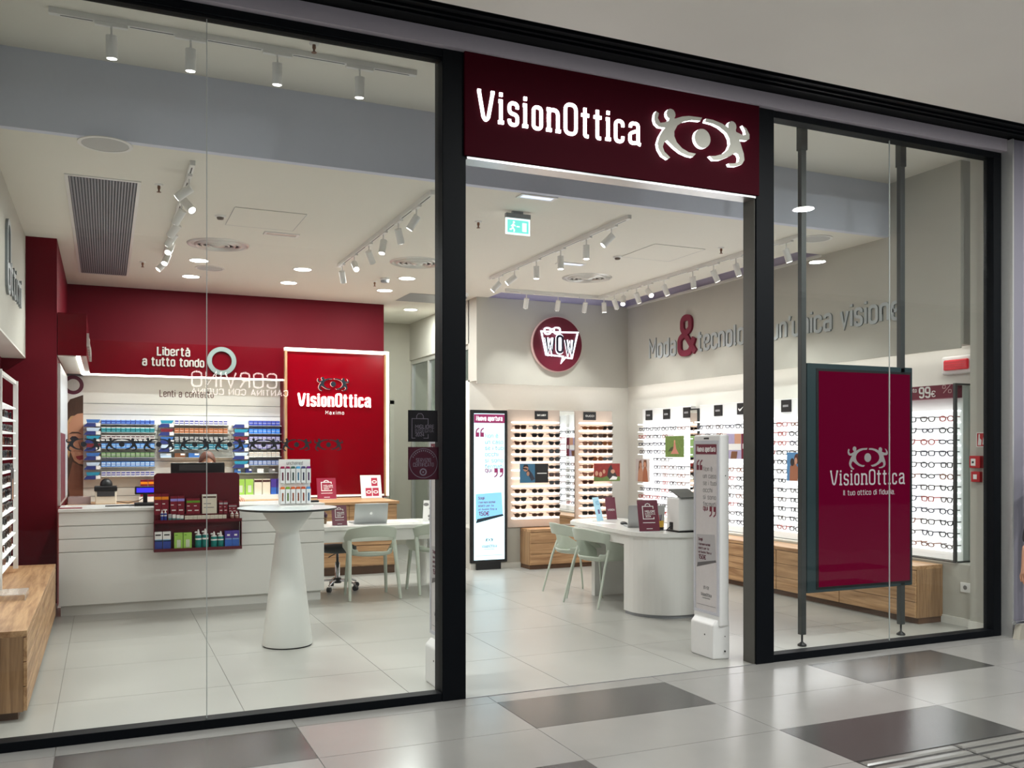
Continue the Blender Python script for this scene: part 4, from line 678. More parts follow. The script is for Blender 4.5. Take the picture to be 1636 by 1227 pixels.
bench('drawer_bench', 'oak drawer bench under the back sunglasses display', 'b', 5.0, 6.5, 10.70, 11.015, 2)
bench('drawer_bench', 'oak drawer bench along the left wall by window', 'l', -.9, -.41, 5.93, 9.25, 4)
# ------------------------------------------------------------------ eyewear
STY = {'round': [(math.cos(2*math.pi*i/14), .95*math.sin(2*math.pi*i/14)) for i in range(14)],
       'square': [(-1, .72), (-.6, .88), (.6, .88), (1, .7), (.98, -.35), (.7, -.8), (-.7, -.8), (-.98, -.35)],
       'oval': [(1.08*math.cos(2*math.pi*i/14), .68*math.sin(2*math.pi*i/14)) for i in range(14)],
       'panto': [(-1, .7), (-.5, .85), (.5, .85), (1, .7), (1.0, .1), (.75, -.55), (.3, -.85), (-.3, -.85), (-.75, -.55), (-1.0, .1)],
       'cat': [(-1.05, .95), (-.3, .8), (.6, .7), (.95, .5), (.8, -.3), (.4, -.7), (-.3, -.75), (-.85, -.2)]}
EM = {}
def eyewear_mesh(style, col, lens, sun):
    key = (style, col, lens, sun)
    if key in EM: return EM[key]
    fm = M('frame_%d_%d_%d' % col, col, .3); mats = [fm]
    if sun: mats.append(M('lens_%d_%d_%d' % lens, lens, .12))
    else: mats.append(gl_clear)
    F_ = FY(0); m_ = MB(F_); hw = .0048 if sun else .0034; P = STY[style]
    for sx in (-1, 1):
        pts = [(sx*(.034-x*.026)*1.0, .024+z*.021) for x, z in P]
        if sx < 0: pts = pts[::-1]
        m_.ribbon(pts, hw, -.002, .003, True)
        if sun: m_.flat(pts if sx < 0 else pts, 0.0005, 1)
        m_.ribbon([(sx*.060, .036), (sx*.068, .038)], hw, -.002, .003)
        m_.ribbon([(sx*.0672, .034), (sx*.0672, .0415)], (.0022 if not sun else .003), -.072, 0.002)
    m_.ribbon([(-.010, .030), (0, .034), (.010, .030)], hw*.9, -.002, .003)
    EM[key] = m_.mesh('eyewear', mats); return EM[key]
SUN = [((28, 22, 20), (44, 36, 32), 'black'), ((62, 38, 24), (70, 48, 34), 'brown'), ((110, 62, 30), (128, 78, 44), 'tortoise'), ((20, 20, 24), (34, 34, 38), 'dark'), ((86, 50, 36), (60, 36, 30), 'havana')]
OPT = [((24, 22, 24), 'black'), ((70, 60, 56), 'grey'), ((112, 66, 40), 'tortoise'), ((44, 42, 58), 'navy'), ((150, 60, 54), 'red'), ((120, 110, 100), 'metal')]
names = list(STY)
def put(kind, loc, rz, lab, grp, style, col, lens):
    me = eyewear_mesh(style, col, lens, kind == 'sunglasses'); o = bpy.data.objects.new(kind, me); C.objects.link(o); o.location = loc; o.rotation_euler.z = rz; o.scale = (1.22,)*3 if kind == 'sunglasses' else (1.18,)*3; tag(o, lab, kind, grp)
brd_b = M('beige_board', (192, 176, 164), .5); brd_w = M('white_board', (240, 240, 238), .5, var=.01); acr = M('lit_acrylic', (255, 243, 232), .4, e=2.0, var=0); acrw = M('lit_white_acrylic', (252, 253, 255), .4, e=1.5, var=0); plaq = M('black_plaque', (24, 24, 27), .35)
ZS = [.64+.1045*k for k in range(13)]
# back sunglasses displays
def back_display(x0, x1, lab, brand, lname, cards):
    t = thing('sunglasses_display', lab, 'display', ((x0+x1)/2, 10.99, .53)); obj('board', MB().box(x0, x1, 10.98, 11.015, .53, 2.075), brd_b, t, .003); obj('cabinet_body', MB().box(x0, x1, 11.015, 11.695, .532, 2.07), brd_b, t)
    for z in ZS: obj('lit_shelf', MB().box(x0+.05, x1-.05, 10.885, 10.98, z, z+.022), acr, t, .008)
    F_ = FY(10.98); xc = x0+(x1-x0)*(.64 if x0 < 5.5 else .38); q = MB(F_); q.box(xc-.095, xc+.095, 1.95, 2.06, 0, .012); p = obj('brand_plaque', q, plaq, t); q = MB(F_); text(q, brand, xc, 1.995, .022, .13, .16, .012, .0135, al='c'); obj('brand_print', q, wht, p)['kind'] = 'stuff'
    n = 3
    for r in range(12):
        z = ZS[11-r]+.023
        for k in range(n):
            x = x0+.15+k*(x1-x0-.27)/2; c = SUN[random.choice([0, 0, 1, 3, 3, 1, 4] if x0 < 5.5 else [0, 1, 2, 2, 3, 4, 1])]; st_ = random.choice(names)
            if any(a-.06 < x < b+.06 and c0-.05 < z+.02 < c1+.02 for a, b, c0, c1 in cards): continue
            put('sunglasses', (x, 10.90, z), random.uniform(-.25, .1), '%s sunglasses, %s of the %s shelf from the top, %s' % (c[2], ('left', 'middle', 'right')[k], ORD[r], lname), 'sunglasses on the back wall displays', st_, c[0], c[1])
back_display(4.80, 5.565, 'beige lit sunglasses display beside the digital poster', 'SAINT LAURENT', 'display beside digital poster', [(4.92, 5.335, 1.12, 1.36)])
back_display(5.80, 6.37, 'beige lit sunglasses display in the back right corner', 'GUCCI', 'display in back corner', [(6.02, 6.43, 1.12, 1.36)])
mr = thing('wall_mirror', 'narrow tall mirror between the two back sunglasses displays', 'mirror', (5.68, 11.0, .53)); obj('mirror_plate', MB().box(5.57, 5.795, 10.995, 11.012, .55, 2.06), mirror_m, mr); obj('mirror_back', MB().box(5.568, 5.797, 11.012, 11.69, .532, 2.07), alum, mr)
# picture cards
def card(lab, fr, a0, a1, b0, b1, c, bg, shapes, cat='photo card'):
    o = fr((a0+a1)/2, b0, c); t = thing('photo_card', lab, cat, tuple(o)); q = MB(fr); q.box(a0, a1, b0, b1, c-.004, c); obj('card', q, bg, t)
    W_ = a1-a0; H_ = b1-b0
    for nm, pts, mt in shapes:
        q = MB(fr); q.flat([(a0+x*W_, b0+y*H_) for x, y in pts], c+.001+.0004*len(t.children)); obj(nm, q, mt, t)
def el(cx, cy, rx, ry, n=14): return [(cx+rx*math.cos(2*math.pi*i/n), cy+ry*math.sin(2*math.pi*i/n)) for i in range(n)]
sk1 = M('card_skin', (206, 152, 124), .5); hr1 = M('card_hair', (46, 32, 28), .5); cblu = M('card_blue', (64, 122, 158), .5, var=.12, sc=8); cblk = M('card_black', (24, 24, 26), .5); cgrn = M('card_green', (104, 128, 62), .6, var=.3, sc=22); cred = M('card_red', (146, 38, 28), .6, var=.4, sc=40); cpale = M('card_pale', (214, 206, 204), .5)
card('blue and black photo card of a man in sunglasses', FY(10.86), 4.925, 5.335, 1.115, 1.365, .0, cblu, [('black_half_print', [(.53, 0), (1, 0), (1, 1), (.53, 1)], cblk), ('figure_print', [(.15, .7), (.3, .42), (.4, .1), (.52, .2), (.42, .5), (.3, .72)], M('card_shirt', (58, 62, 78), .5)), ('face_print', el(.2, .75, .09, .16), sk1), ('hair_print', [(.1, .8), (.14, .95), (.26, .95), (.3, .82), (.2, .86)], hr1), ('hand_print', el(.28, .48, .05, .12), sk1), ('glasses_print', [(.1, .73), (.26, .68), (.26, .75), (.1, .8)], cblk), ('caption_print', [(.6, .47), (.94, .47), (.94, .52), (.6, .52)], wht)])
card('red and green crowded photo card on back corner display', FY(10.86), 6.02, 6.425, 1.12, 1.36, .0, cred, [('grass_print', [(0, 0), (1, 0), (1, .25), (.6, .35), (.3, .2), (0, .28)], cgrn), ('figure_print', [(.5, .3), (.55, .7), (.65, .95), (.75, .6), (.85, .4), (.9, .2), (.6, .1)], hr1), ('face_print', el(.72, .55, .08, .12), sk1), ('shirt_print', [(.58, .08), (.86, .08), (.9, .22), (.72, .3)], wht), ('crowd_print', el(.1, .45, .06, .14), sk1), ('crowd_print', el(.25, .4, .06, .14), sk1), ('crowd_print', el(.38, .55, .05, .12), sk1)])
Fr_ = FXr(6.86)
card('pale photo card of two women on right display', Fr_, -11.16, -10.80, 1.10, 1.42, 0, cpale, [('figure_print', [(.15, 0), (.2, .5), (.4, .75), (.55, .4), (.5, 0)], sk1), ('figure_print', [(.5, 0), (.55, .5), (.7, .8), (.85, .45), (.9, 0)], M('card_skin_dark', (170, 106, 76), .5)), ('hair_print', [(.2, .45), (.25, .9), (.42, .95), (.48, .6), (.38, .75)], M('card_brown', (124, 78, 50), .5)), ('hair_print', [(.55, .6), (.6, .95), (.8, .95), (.82, .6), (.7, .8)], M('card_brown', (124, 78, 50), .5)), ('face_print', el(.37, .72, .09, .11), sk1), ('face_print', el(.68, .76, .09, .11), sk1)])
card('green meadow photo card with seated figure', Fr_, -10.41, -9.98, 1.45, 1.73, 0, cgrn, [('figure_print', [(.3, .15), (.75, .15), (.6, .4), (.55, .7), (.48, .7), (.45, .4)], M('card_pink', (196, 128, 110), .5)), ('shadow_print', [(.15, .25), (.4, .3), (.45, .5), (.3, .45)], M('card_olive', (62, 70, 38), .6)), ('face_print', el(.52, .74, .04, .07), sk1)])
card('purple and white photo card below the swoosh plaque', Fr_, -9.08, -8.70, 1.44, 1.74, 0, M('card_lilac', (178, 166, 200), .5, var=.1), [('photo_print', [(.4, .6), (.72, .6), (.72, 1), (.4, 1)], sk1), ('panel_print', [(0, .35), (.72, .35), (.72, .6), (0, .6)], wht), ('band_print', [(.74, 0), (1, 0), (1, 1), (.74, 1)], wine_p), ('photo_print', [(.2, 0), (.5, 0), (.55, .3), (.25, .3)], M('card_brown', (124, 78, 50), .5)), ('mark_print', [(.8, .4), (.92, .4), (.92, .6), (.8, .6)], wht)])
card('blue sky photo card of embracing couple', Fr_, -8.01, -7.73, 1.21, 1.52, 0, M('card_sky', (88, 144, 196), .5, var=.15, sc=6), [('figure_print', [(.15, 0), (.18, .5), (.4, .7), (.6, .5), (.8, .45), (.9, .1), (.9, 0)], M('card_skin_dark', (170, 106, 76), .5)), ('hair_print', el(.58, .78, .16, .18), M('card_auburn', (92, 46, 36), .5)), ('hair_print', el(.32, .66, .12, .14), hr1), ('face_print', el(.52, .7, .08, .12), sk1), ('shirt_print', [(.6, 0), (.98, 0), (.98, .25), (.7, .3)], cpale)])
# right eyeglass displays
def right_display(y0, y1, lab, lname, plaques, cards, hide):
    t = thing('eyeglass_display', lab, 'display', (7.0, (y0+y1)/2, .55)); obj('board', MB().box(6.98, 7.05, y0, y1, .555, 2.12), brd_w, t, .003)
    for z in ZS: obj('lit_shelf', MB().box(6.885, 6.98, y0+.02, y1-.02, z, z+.012), acrw, t, .004)
    for (yc, zc, s_) in plaques:
        F_ = FXr(6.98); q = MB(F_); q.box(-yc-.075, -yc+.075, zc-.068, zc+.068, 0, .02); p = obj('brand_plaque', q, plaq, t); q = MB(F_)
        if s_ == 'swoosh': q.flat([(-yc-.05, zc-.005), (-yc-.025, zc-.028), (-yc-.005, zc-.025), (-yc+.055, zc+.028), (-yc-.012, zc-.005), (-yc-.03, zc-.005), (-yc-.038, zc+.012)], .0215)
        else: q.flat([(-yc-.045, zc-.012), (-yc+.045, zc-.012), (-yc+.045, zc+.012), (-yc-.045, zc+.012)], .0212)
        obj('brand_print', q, wht if s_ == 'swoosh' else M('plaque_grey', (150, 150, 152), .5), p)
    n = max(1, int((y1-y0)/.195)); ks = range(n)
    for r in range(12):
        z = ZS[11-r]+.013
        for k in ks:
            y = y1-.11-k*(y1-y0-.22)/max(1, n-1); u, v = px(6.9, y, z+.025)
            if any(a < y < b and c0-.05 < z+.02 < c1+.02 for a, b, c0, c1 in cards): continue
            if hide(u, v): continue
            c = random.choice(OPT[:4]+OPT+[OPT[0]]*3); st_ = random.choice(names)
            put('eyeglasses', (6.905, y, z), -math.pi/2+random.uniform(-.2, .2), '%s eyeglasses, %s from far end of %s shelf down, %s' % (c[1], ORD[k], ORD[r], lname), 'eyeglasses on the right wall displays', st_, c[0], (0, 0, 0))
nh = lambda u, v: False
right_display(9.99, 11.17, 'white lit eyeglass display nearest the back corner', 'display by corner', [(10.988, 2.03, ''), (10.545, 2.03, ''), (10.07, 2.035, '')], [(10.72, 11.2, 1.06, 1.40), (9.95, 10.45, 1.42, 1.7)], nh)
right_display(8.56, 9.80, 'white lit eyeglass display with swoosh plaque', 'display with swoosh', [(9.396, 2.035, ''), (8.94, 2.04, 'swoosh')], [(8.66, 9.12, 1.4, 1.7)], lambda u, v: (u < 1152 and v > 705) or u > 1202)
right_display(7.2, 8.46, 'white lit eyeglass display between jamb and wine screen', 'display between jamb and screen', [(8.149, 2.04, ''), (7.86, 2.04, '')], [(7.7, 8.05, 1.17, 1.48)], lambda u, v: u < 1222 or u > 1300)
right_display(5.84, 7.1, 'white lit eyeglass display with the price header', 'display with price header', [], [], lambda u, v: u < 1440)
hd = thing('price_header', 'wine red price strip reading 99 euro on right display', 'price sign', (6.88, 6.4, 2.0)); Fh = FXr(6.88); q = MB(Fh); q.box(-7.09, -5.85, 2.015, 2.135, -.1, .0); obj('strip', q, wine_p, hd)
q = MB(Fh); text(q, 'completo', -6.46, 2.085, .035, .2, .15, 0, .002); text(q, 'lenti e montatura', -6.7, 2.04, .03, .36, .14, 0, .002); text(q, '99', -6.235, 2.032, .088, .13, .18, 0, .002); text(q, '€', -6.095, 2.034, .05, .045, .14, 0, .002); obj('price_print', q, wht, hd)['kind'] = 'stuff'
q = MB(Fh); text(q, '%', -5.975, 2.06, .07, .1, .1, 0, .002); obj('percent_print', q, M('price_pink', (190, 150, 150), .5), hd)['kind'] = 'stuff'
ec = thing('display_end_case', 'dark corner post and clear end panel of the nearest display', 'display case', (6.9, 5.83, .55)); obj('post', MB().box(6.86, 6.885, 5.82, 5.845, .55, 2.14), dgrey, ec); obj('end_glass', MB().box(6.89, 7.05, 5.825, 5.829, .56, 2.13), gl_clear, ec); m_ = MB(); m_.box(6.885, 7.05, 5.82, 5.845, 2.125, 2.14); obj('top_rail', m_, dgrey, ec); m_ = MB(); m_.box(6.885, 7.05, 5.82, 5.845, .55, .562); obj('bottom_rail', m_, dgrey, ec)
m_ = MB(); m_.box(6.87, 6.885, 5.845, 7.1, .55, .562); obj('front_rail', m_, dgrey, ec)
mr = thing('dark_mirror', 'tall dark framed mirror between right eyeglass displays', 'mirror', (6.98, 9.89, .55)); obj('mirror_plate', MB().box(6.955, 6.965, 9.82, 9.97, .58, 2.06), mirror_m, mr); obj('dark_frame', MB().box(6.965, 7.05, 9.805, 9.985, .555, 2.08), M('mirror_frame', (46, 48, 46), .4), mr)
# left sunglasses display
ld = thing('sunglasses_display', 'white framed sunglasses display on the left red wall', 'display', (-.8, 7.4, .55)); obj('board', MB().box(-.9, -.885, 6.1, 8.8, .55, 2.1), red_wall, ld)
for y in (6.12, 7.45, 8.76): obj('frame_post', MB().box(-.71, -.675, y, y+.04, .55, 2.13), wpl, ld)
obj('frame_top', MB().box(-.71, -.685, 6.12, 8.8, 2.1, 2.13), wpl, ld)
for k in range(13): obj('lit_shelf', MB().box(-.885, -.69, 6.12, 8.86, ZS[k], ZS[k]+.008), M('lit_left_acrylic', (240, 240, 238), .4, e=.5), ld)
for r in range(12):
    for k in range(4):
        y = 8.63-k*.2; c = SUN[random.choice([0, 3, 3, 1, 2])]; put('sunglasses', (-.72, y, ZS[11-r]+.015), math.pi/2+random.uniform(-.2, .2), '%s sunglasses, %s from post on %s shelf down, left wall' % (c[2], ORD[k], ORD[r]), 'sunglasses on the left wall display', random.choice(names), c[0], c[1])
card('dark photo card on the left sunglasses display', FXl(-.685), 8.3, 8.52, 1.15, 1.4, 0, M('card_dim', (70, 66, 70), .5), [('figure_print', [(.3, 0), (.35, .6), (.5, .9), (.65, .6), (.7, 0)], sk1), ('hair_print', el(.5, .8, .15, .15), hr1)])
# ------------------------------------------------------------------ contact lens shelves
def box_me(name, w_, h_, d_, mats, deco):
    m_ = MB(); m_.box(-w_/2, w_/2, -d_/2, d_/2, 0, h_); F_ = Fr((0, -d_/2, 0), (1, 0, 0), (0, -1, 0))
    o = len(m_.v); q = MB(F_); deco(q, w_, h_); m_.v += q.v; m_.f += [[i+o for i in f] for f in q.f]; m_.m += q.m; m_.sm += q.sm
    return m_.mesh(name, mats)
def stripe(y0, y1, m, x0=.06, x1=.94): return lambda q, w_, h_: q.flat([(-w_/2+x0*w_, y0*h_), (-w_/2+x1*w_, y0*h_), (-w_/2+x1*w_, y1*h_), (-w_/2+x0*w_, y1*h_)], .0006, m)
def multi(*f): return lambda q, w_, h_: [k(q, w_, h_) for k in f]
B_ = lambda n, c, e=.0: M('carton_'+n, c, .4, var=.06)
cols = {'blue': [B_('blue', (42, 72, 168)), B_('blue_l', (120, 160, 226)), wht], 'teal': [B_('teal', (22, 110, 122)), B_('teal_l', (90, 176, 184)), wht], 'brown and white': [wht, B_('brownstripe', (84, 54, 56)), B_('grey_l', (180, 176, 174))],
        'bright blue': [B_('brightblue', (34, 108, 198)), B_('sky', (150, 200, 240)), wht], 'green': [B_('green', (72, 104, 70)), B_('green_l', (150, 178, 130)), wht], 'sky blue': [B_('skyblue', (30, 116, 210)), B_('ice', (200, 226, 246)), wht],
        'white striped': [wht, B_('stripeblue', (52, 56, 150)), B_('lilac', (150, 140, 210))], 'orange': [B_('orange', (196, 134, 94)), B_('rust', (150, 76, 36)), wht], 'grey': [B_('greybox', (98, 100, 102)), B_('greylight', (170, 172, 172)), wht],
        'aqua': [B_('aqua', (90, 160, 178)), B_('aqua_d', (30, 96, 124)), wht], 'royal blue': [B_('royal', (40, 52, 160)), B_('royal_l', (80, 100, 200)), wht], 'azure': [B_('azure', (24, 110, 222)), B_('azure_l', (90, 160, 240)), wht], 'violet': [B_('violetbox', (110, 104, 160)), B_('violet_l', (190, 190, 226)), wht], 'white': [wht, B_('sand', (206, 196, 178)), grey_p], 'steel blue': [B_('steelblue', (88, 112, 170)), B_('steel_l', (176, 192, 224)), wht]}
CB = {k: box_me('contact_lens_box', .052, .062, .09, v, multi(stripe(.62, .86, 1), stripe(.18, .36, 1), stripe(.86, 1.0, 2, 0, 1) if k in ('blue', 'teal') else stripe(.45, .52, 2))) for k, v in cols.items()}
shelf_m = M('clear_shelf', (196, 200, 198), .25); lsh = thing('lens_shelving', 'clear narrow shelves of contact lens boxes on the slat wall', 'shelving', (.9, 12.4, 1.1))
cols3 = [('left column', -.235, -.05, .565, [1.866, 1.765, 1.665, 1.565, 1.455, 1.338, 1.218], ['blue', 'teal', 'brown and white', 'bright blue', 'green', 'sky blue', 'white striped']),
         ('middle column', .615, .80, 1.455, [1.866, 1.760, 1.655, 1.556], ['white striped', 'orange', 'grey', 'aqua']),
         ('right column', 1.515, 1.72, 2.12, [1.866, 1.760, 1.66, 1.558, 1.455, 1.345], ['royal blue', 'azure', 'violet', 'violet', 'white', 'steel blue'])]
pn = M('price_card_navy', (44, 56, 120), .5); F12 = FY(12.39)
for cn, xa, xb, xc, zs, kk in cols3:
    for r, (z, kcol) in enumerate(zip(zs, kk)):
        obj('shelf', MB().box(xa, xc+.02, 12.39, 12.5, z-.006, z), shelf_m, lsh)
        q = MB(F12); q.add([(xa-.01, z-.035, .002), (xb-.06, z-.035, .002), (xb-.06, z+.012, .002), (xa+.03, z+.012, .002)], [(0, 1, 2, 3)]); p = obj('price_card', q, pn, lsh); q = MB(F12); q.flat([(xb-.055, z-.03), (xb-.005, z-.03), (xb-.005, z+.015), (xb-.055, z+.015)], .002); obj('price_ticket', q, wht, p)
        q = MB(F12); q.flat([(xa+.03, z+.014), (xb-.03, z+.014), (xb-.005, z+.055), (xa+.02, z+.055)], .003); obj('sample_card', q, [M('card_ice', (196, 216, 236), .5), M('card_aqua', (40, 140, 170), .5), M('card_maroon', (116, 30, 44), .5), M('card_blue2', (60, 110, 180), .5)][(r+len(cn)) % 4], lsh)
        n = int((xc-xb)/.0555)
        for k in range(n):
            o = bpy.data.objects.new('contact_lens_box', CB[kcol]); C.objects.link(o); o.location = (xb+.03+k*(xc-xb)/n, 12.44, z)
            tag(o, '%s contact lens box, %s from left, %s shelf of %s' % (kcol, ORD[k], ORD[r], cn), 'box', 'contact lens boxes of %s' % cn)
# leftovers on lower slat shelves
sh2 = [(.64, 1.80, 1.45, 'middle'), (1.5, 2.12, 1.245, 'right')]
for x0, x1, z, nm in sh2: obj('shelf', MB().box(x0, x1, 12.39, 12.5, z-.006, z), shelf_m, lsh)
lbl = [('pale blue lens carton on the middle shelf, leftmost of three', 'card_ice', .70, 1.45), ('brown lens carton on the middle shelf, centre of three', 'card_brown', .87, 1.45), ('dark blue lens carton on the middle shelf, rightmost of three', 'card_blue2', 1.04, 1.45), ('blue white lens pack, first on the bottom right shelf', 'card_blue2', 1.58, 1.245), ('navy yellow lens pack, second on the bottom right shelf', 'price_card_navy', 1.72, 1.245), ('white lens pack, third on the bottom right shelf', 'print_white', 1.87, 1.245), ('grey lens pack, fourth on the bottom right shelf', 'print_grey', 2.02, 1.245)]
for la, mt, x, z in lbl:
    o = obj('lens_carton', box_me('lens_carton', .13 if x < 1.2 else .08, .055, .06, [MATS[mt], wht], multi(stripe(.5, .9, 1, .55, .95))), []); o.location = (x, 12.44, z); tag(o, la, 'box', 'lens cartons on lower shelves')
# ------------------------------------------------------------------ counter front display and products
rd = thing('counter_display', 'wine red product display hung on the counter front', 'display', (.82, 9.4, .58)); acry = M('display_wine', (92, 4, 24), .3)
m_ = MB(); m_.prism([(.424, .575), (1.215, .575), (1.215, 1.30), (1.19, 1.325), (.449, 1.325), (.424, 1.30)], 0, .012); m_2 = MB(Fr((0, 9.428, 0), (1, 0, 0), (0, -1, 0))); m_2.prism([(.424, .575), (1.215, .575), (1.215, 1.30), (1.19, 1.325), (.449, 1.325), (.424, 1.30)], 0, .012); obj('back_board', m_2, acry, rd)
for z in (.58, .852): obj('shelf', MB().box(.42, 1.225, 9.30, 9.416, z, z+.01), acry, rd); obj('shelf_lip', MB().box(.42, 1.225, 9.295, 9.30, z, z+.03), acry, rd)
for x in (.42, 1.217): obj('side_wall', MB().box(x, x+.006, 9.30, 9.416, .58, .86), acry, rd)
obj('riser', MB().box(.43, 1.21, 9.36, 9.416, .862, .93), acry, rd)
PB = {}
def carton(lab, x, y, z, w_, h_, d_, base, bands, grp):
    mats = [base]; f = []
    for (b0, b1, mt, *xx) in bands: mats.append(mt); f.append(stripe(b0, b1, len(mats)-1, *(xx or (0, 1))))
    o = obj('product_carton', box_me('product_carton', w_, h_, d_, mats, multi(*f)), []); o.location = (x, y, z); tag(o, lab, 'box', grp)
cm = M('carton_wine', (122, 10, 36), .45); cor = M('band_orange', (240, 140, 20), .45); cli = M('band_lilac', (150, 140, 220), .45); cgr = M('band_green', (96, 150, 30), .45); cgy = M('band_grey', (170, 165, 170), .45); ccr = M('carton_cream', (226, 218, 200), .5); cbl2 = M('carton_navy', (44, 66, 150), .45); clm = M('carton_lime', (160, 206, 90), .45); cvi = M('carton_violet', (74, 56, 150), .45); tl = M('bottle_teal', (0, 124, 118), .35)
for i, (x, h_, b, nm) in enumerate([(.458, .20, cor, 'orange'), (.522, .20, cor, 'orange'), (.60, .175, cli, 'lilac'), (.665, .175, cli, 'lilac'), (.745, .15, cgr, 'green'), (.808, .15, cgr, 'green'), (1.035, .12, cgy, 'grey'), (1.078, .12, cgy, 'grey'), (1.125, .085, cgy, 'pale'), (1.163, .085, cgy, 'pale')]):
    carton('%s wine carton with %s band on the red display, upper row' % ('left' if i % 2 == 0 else 'right', nm), x, 9.386, .93, .062 if i < 6 else .038, h_, .05, cm, [(.72, .86, b), (.2, .26, wht, .2, .8), (.5, .54, wht, .1, .5)], 'wine cartons on the counter display')
carton('cream leaflet carton standing in the red display upper row', .927, 9.386, .93, .135, .185, .05, ccr, [(.82, .9, M('band_brown', (70, 40, 36), .5), .05, .95), (.94, 1., wht), (.3, .34, grey_p, .1, .8), (.5, .54, grey_p, .1, .6)], 'cartons on the counter display')
for i in range(10): carton('small cream carton, %s from left in the low display row' % ORD[i], .715+i*.0385, 9.325, .862, .036, .055, .03, ccr, [(.7, .75, cgy, .1, .9)], 'small cream cartons')
for i, (x, c_) in enumerate([(.563, cgy), (.60, wht), (.637, wht), (.67, wht)]): carton('small white and green carton, %s beside blue bottles' % ORD[i], x, 9.325, .862, .03, .075 - .005*i, .03, c_, [(.1, .5, M('band_teal', (60, 120, 120), .5))], 'small white cartons')
for i, x in enumerate((.458, .535)): carton('%s white and blue solution carton on the bottom display shelf' % ('first', 'second')[i], x, 9.35, .59, .07, .18, .06, wht, [(.0, .55, cbl2), (.5, .6, M('band_ice', (120, 170, 210), .5)), (.8, .87, ink, .15, .85)], 'solution cartons on the display')
for i, x in enumerate((.64, .722)): carton('%s lime green solution carton on the bottom display shelf' % ('left', 'right')[i], x, 9.35, .59, .076, .165, .06, clm, [(.15, .6, M('band_palegreen', (206, 214, 190), .5), .3, .75), (.85, .9, cgr, .1, .4)], 'lime cartons on the display')
for i, x in enumerate((1.10, 1.168)): carton('%s violet and blue solution carton on the bottom display shelf' % ('left', 'right')[i], x, 9.35, .59, .066, .17, .06, cvi, [(.0, .48, M('band_blue', (50, 100, 190), .5)), (.5, .56, M('band_ice'), .05, .95), (.7, .8, wht, .3, .7)], 'violet cartons on the display')
def bottle(lab, x, y, z, r, h_, body, cap, grp):
    t = thing('solution_bottle', lab, 'bottle', (x, y, z), group=grp); obj('body', MB().lathe([(r*.9, 0), (r, .006), (r, h_*.66), (r*.9, h_*.72)], x, y, 14, z0=z), body, t); obj('label_band', MB().lathe([(r*1.01, h_*.48), (r*1.01, h_*.56)], x, y, 14, z0=z), wht, t)
    obj('shoulder', MB().lathe([(r*.95, h_*.66), (r*.9, h_*.74), (r*.35, h_*.78)], x, y, 14, z0=z), cap, t); obj('nozzle', MB().lathe([(r*.4, h_*.76), (r*.4, h_*.86), (r*.16, h_)], x, y, 10, z0=z), cap, t)
    if r > .025: obj('flip_cap', MB().ell((x-r*.7, y, z+h_*.86), (r*.45, r*.35, r*.3), 8, 6), cap, t)
for i, (x, h_) in enumerate([(.822, .19), (.886, .195), (.967, .165), (1.03, .165)]): bottle('teal solution bottle with white cap, %s from left on display' % ORD[i], x, 9.35, .59, .03, h_, tl, wht, 'teal solution bottles')
for i, x in enumerate((.492, .522)): bottle('slim blue drop bottle, %s on the red display' % ('left one', 'right one')[i], x, 9.325, .862, .0135, .12, cbl2, wht, 'blue drop bottles')
for i, x in enumerate((1.135, 1.178)): bottle('small amber drop bottle, %s at display end' % ('left one', 'right one')[i], x, 9.325, .862, .017, .085, M('bottle_amber', (150, 110, 96), .4), wht, 'small drop bottles')
# counter top things
cd = thing('customer_display', 'black customer display with blue screen on the counter', 'customer display', (.36, 9.8, 1.0)); obj('base', MB().box(.26, .46, 9.66, 9.86, 1.0, 1.03), bpl, cd, .006); obj('stem', MB().box(.34, .38, 9.74, 9.78, 1.03, 1.12), bpl, cd); obj('head', MB().box(.265, .465, 9.73, 9.80, 1.11, 1.19), bpl, cd, .006); obj('blue_screen', MB().box(.28, .45, 9.726, 9.731, 1.13, 1.175), M('lcd_blue', (60, 50, 230), .3, e=1.1), cd)
mo = thing('monitor', 'black monitor seen from behind above the red display', 'monitor', (.87, 9.85, 1.0)); obj('screen_back', MB().box(.60, 1.12, 9.80, 9.84, 1.12, 1.42), bpl, mo, .01); obj('stand', MB().box(.82, .9, 9.84, 9.9, 1.02, 1.2), bpl, mo); obj('foot', MB().box(.74, .98, 9.76, 9.98, 1.0, 1.02), bpl, mo, .004)
obj('vent_panel', MB().box(.68, .95, 9.797, 9.801, 1.34, 1.40), M('vent_dark', (60, 60, 62), .5), mo)
rr_ = thing('receipt_printer', 'small black and cream receipt printer on the back counter', 'printer', (.02, 11.9, .905)); m_ = MB(); m_.box(-.11, .12, 11.8, 12.0, .905, 1.06); obj('body', m_, ccr, rr_, .012); obj('top_cover', MB().box(-.12, .13, 11.79, 12.0, 1.06, 1.12), bpl, rr_, .01); obj('front_panel', MB().box(-.09, .10, 11.795, 11.801, 1.0, 1.06), M('vent_dark'), rr_); obj('paper_hood', MB().ell((.01, 11.9, 1.13), (.07, .06, .08)), bpl, rr_)
obj('cable', MB().tube([(.12, 11.95, .93), (.25, 11.9, .912), (.38, 11.95, .94), (.45, 12.1, .98)], .005, 6), bpl, rr_)
for i, (x, b) in enumerate([(.44, cor), (.53, cor), (.63, cli), (.72, cli), (.80, cli)]): carton('wine carton with %s band, %s along the back counter row' % ('orange' if i < 2 else 'lilac', ORD[i]), x, 12.3, .905+.06, .085, .21-.03*(i > 1), .06, cm, [(.74, .88, b), (.2, .26, wht, .2, .8)], 'wine cartons on the back counter')
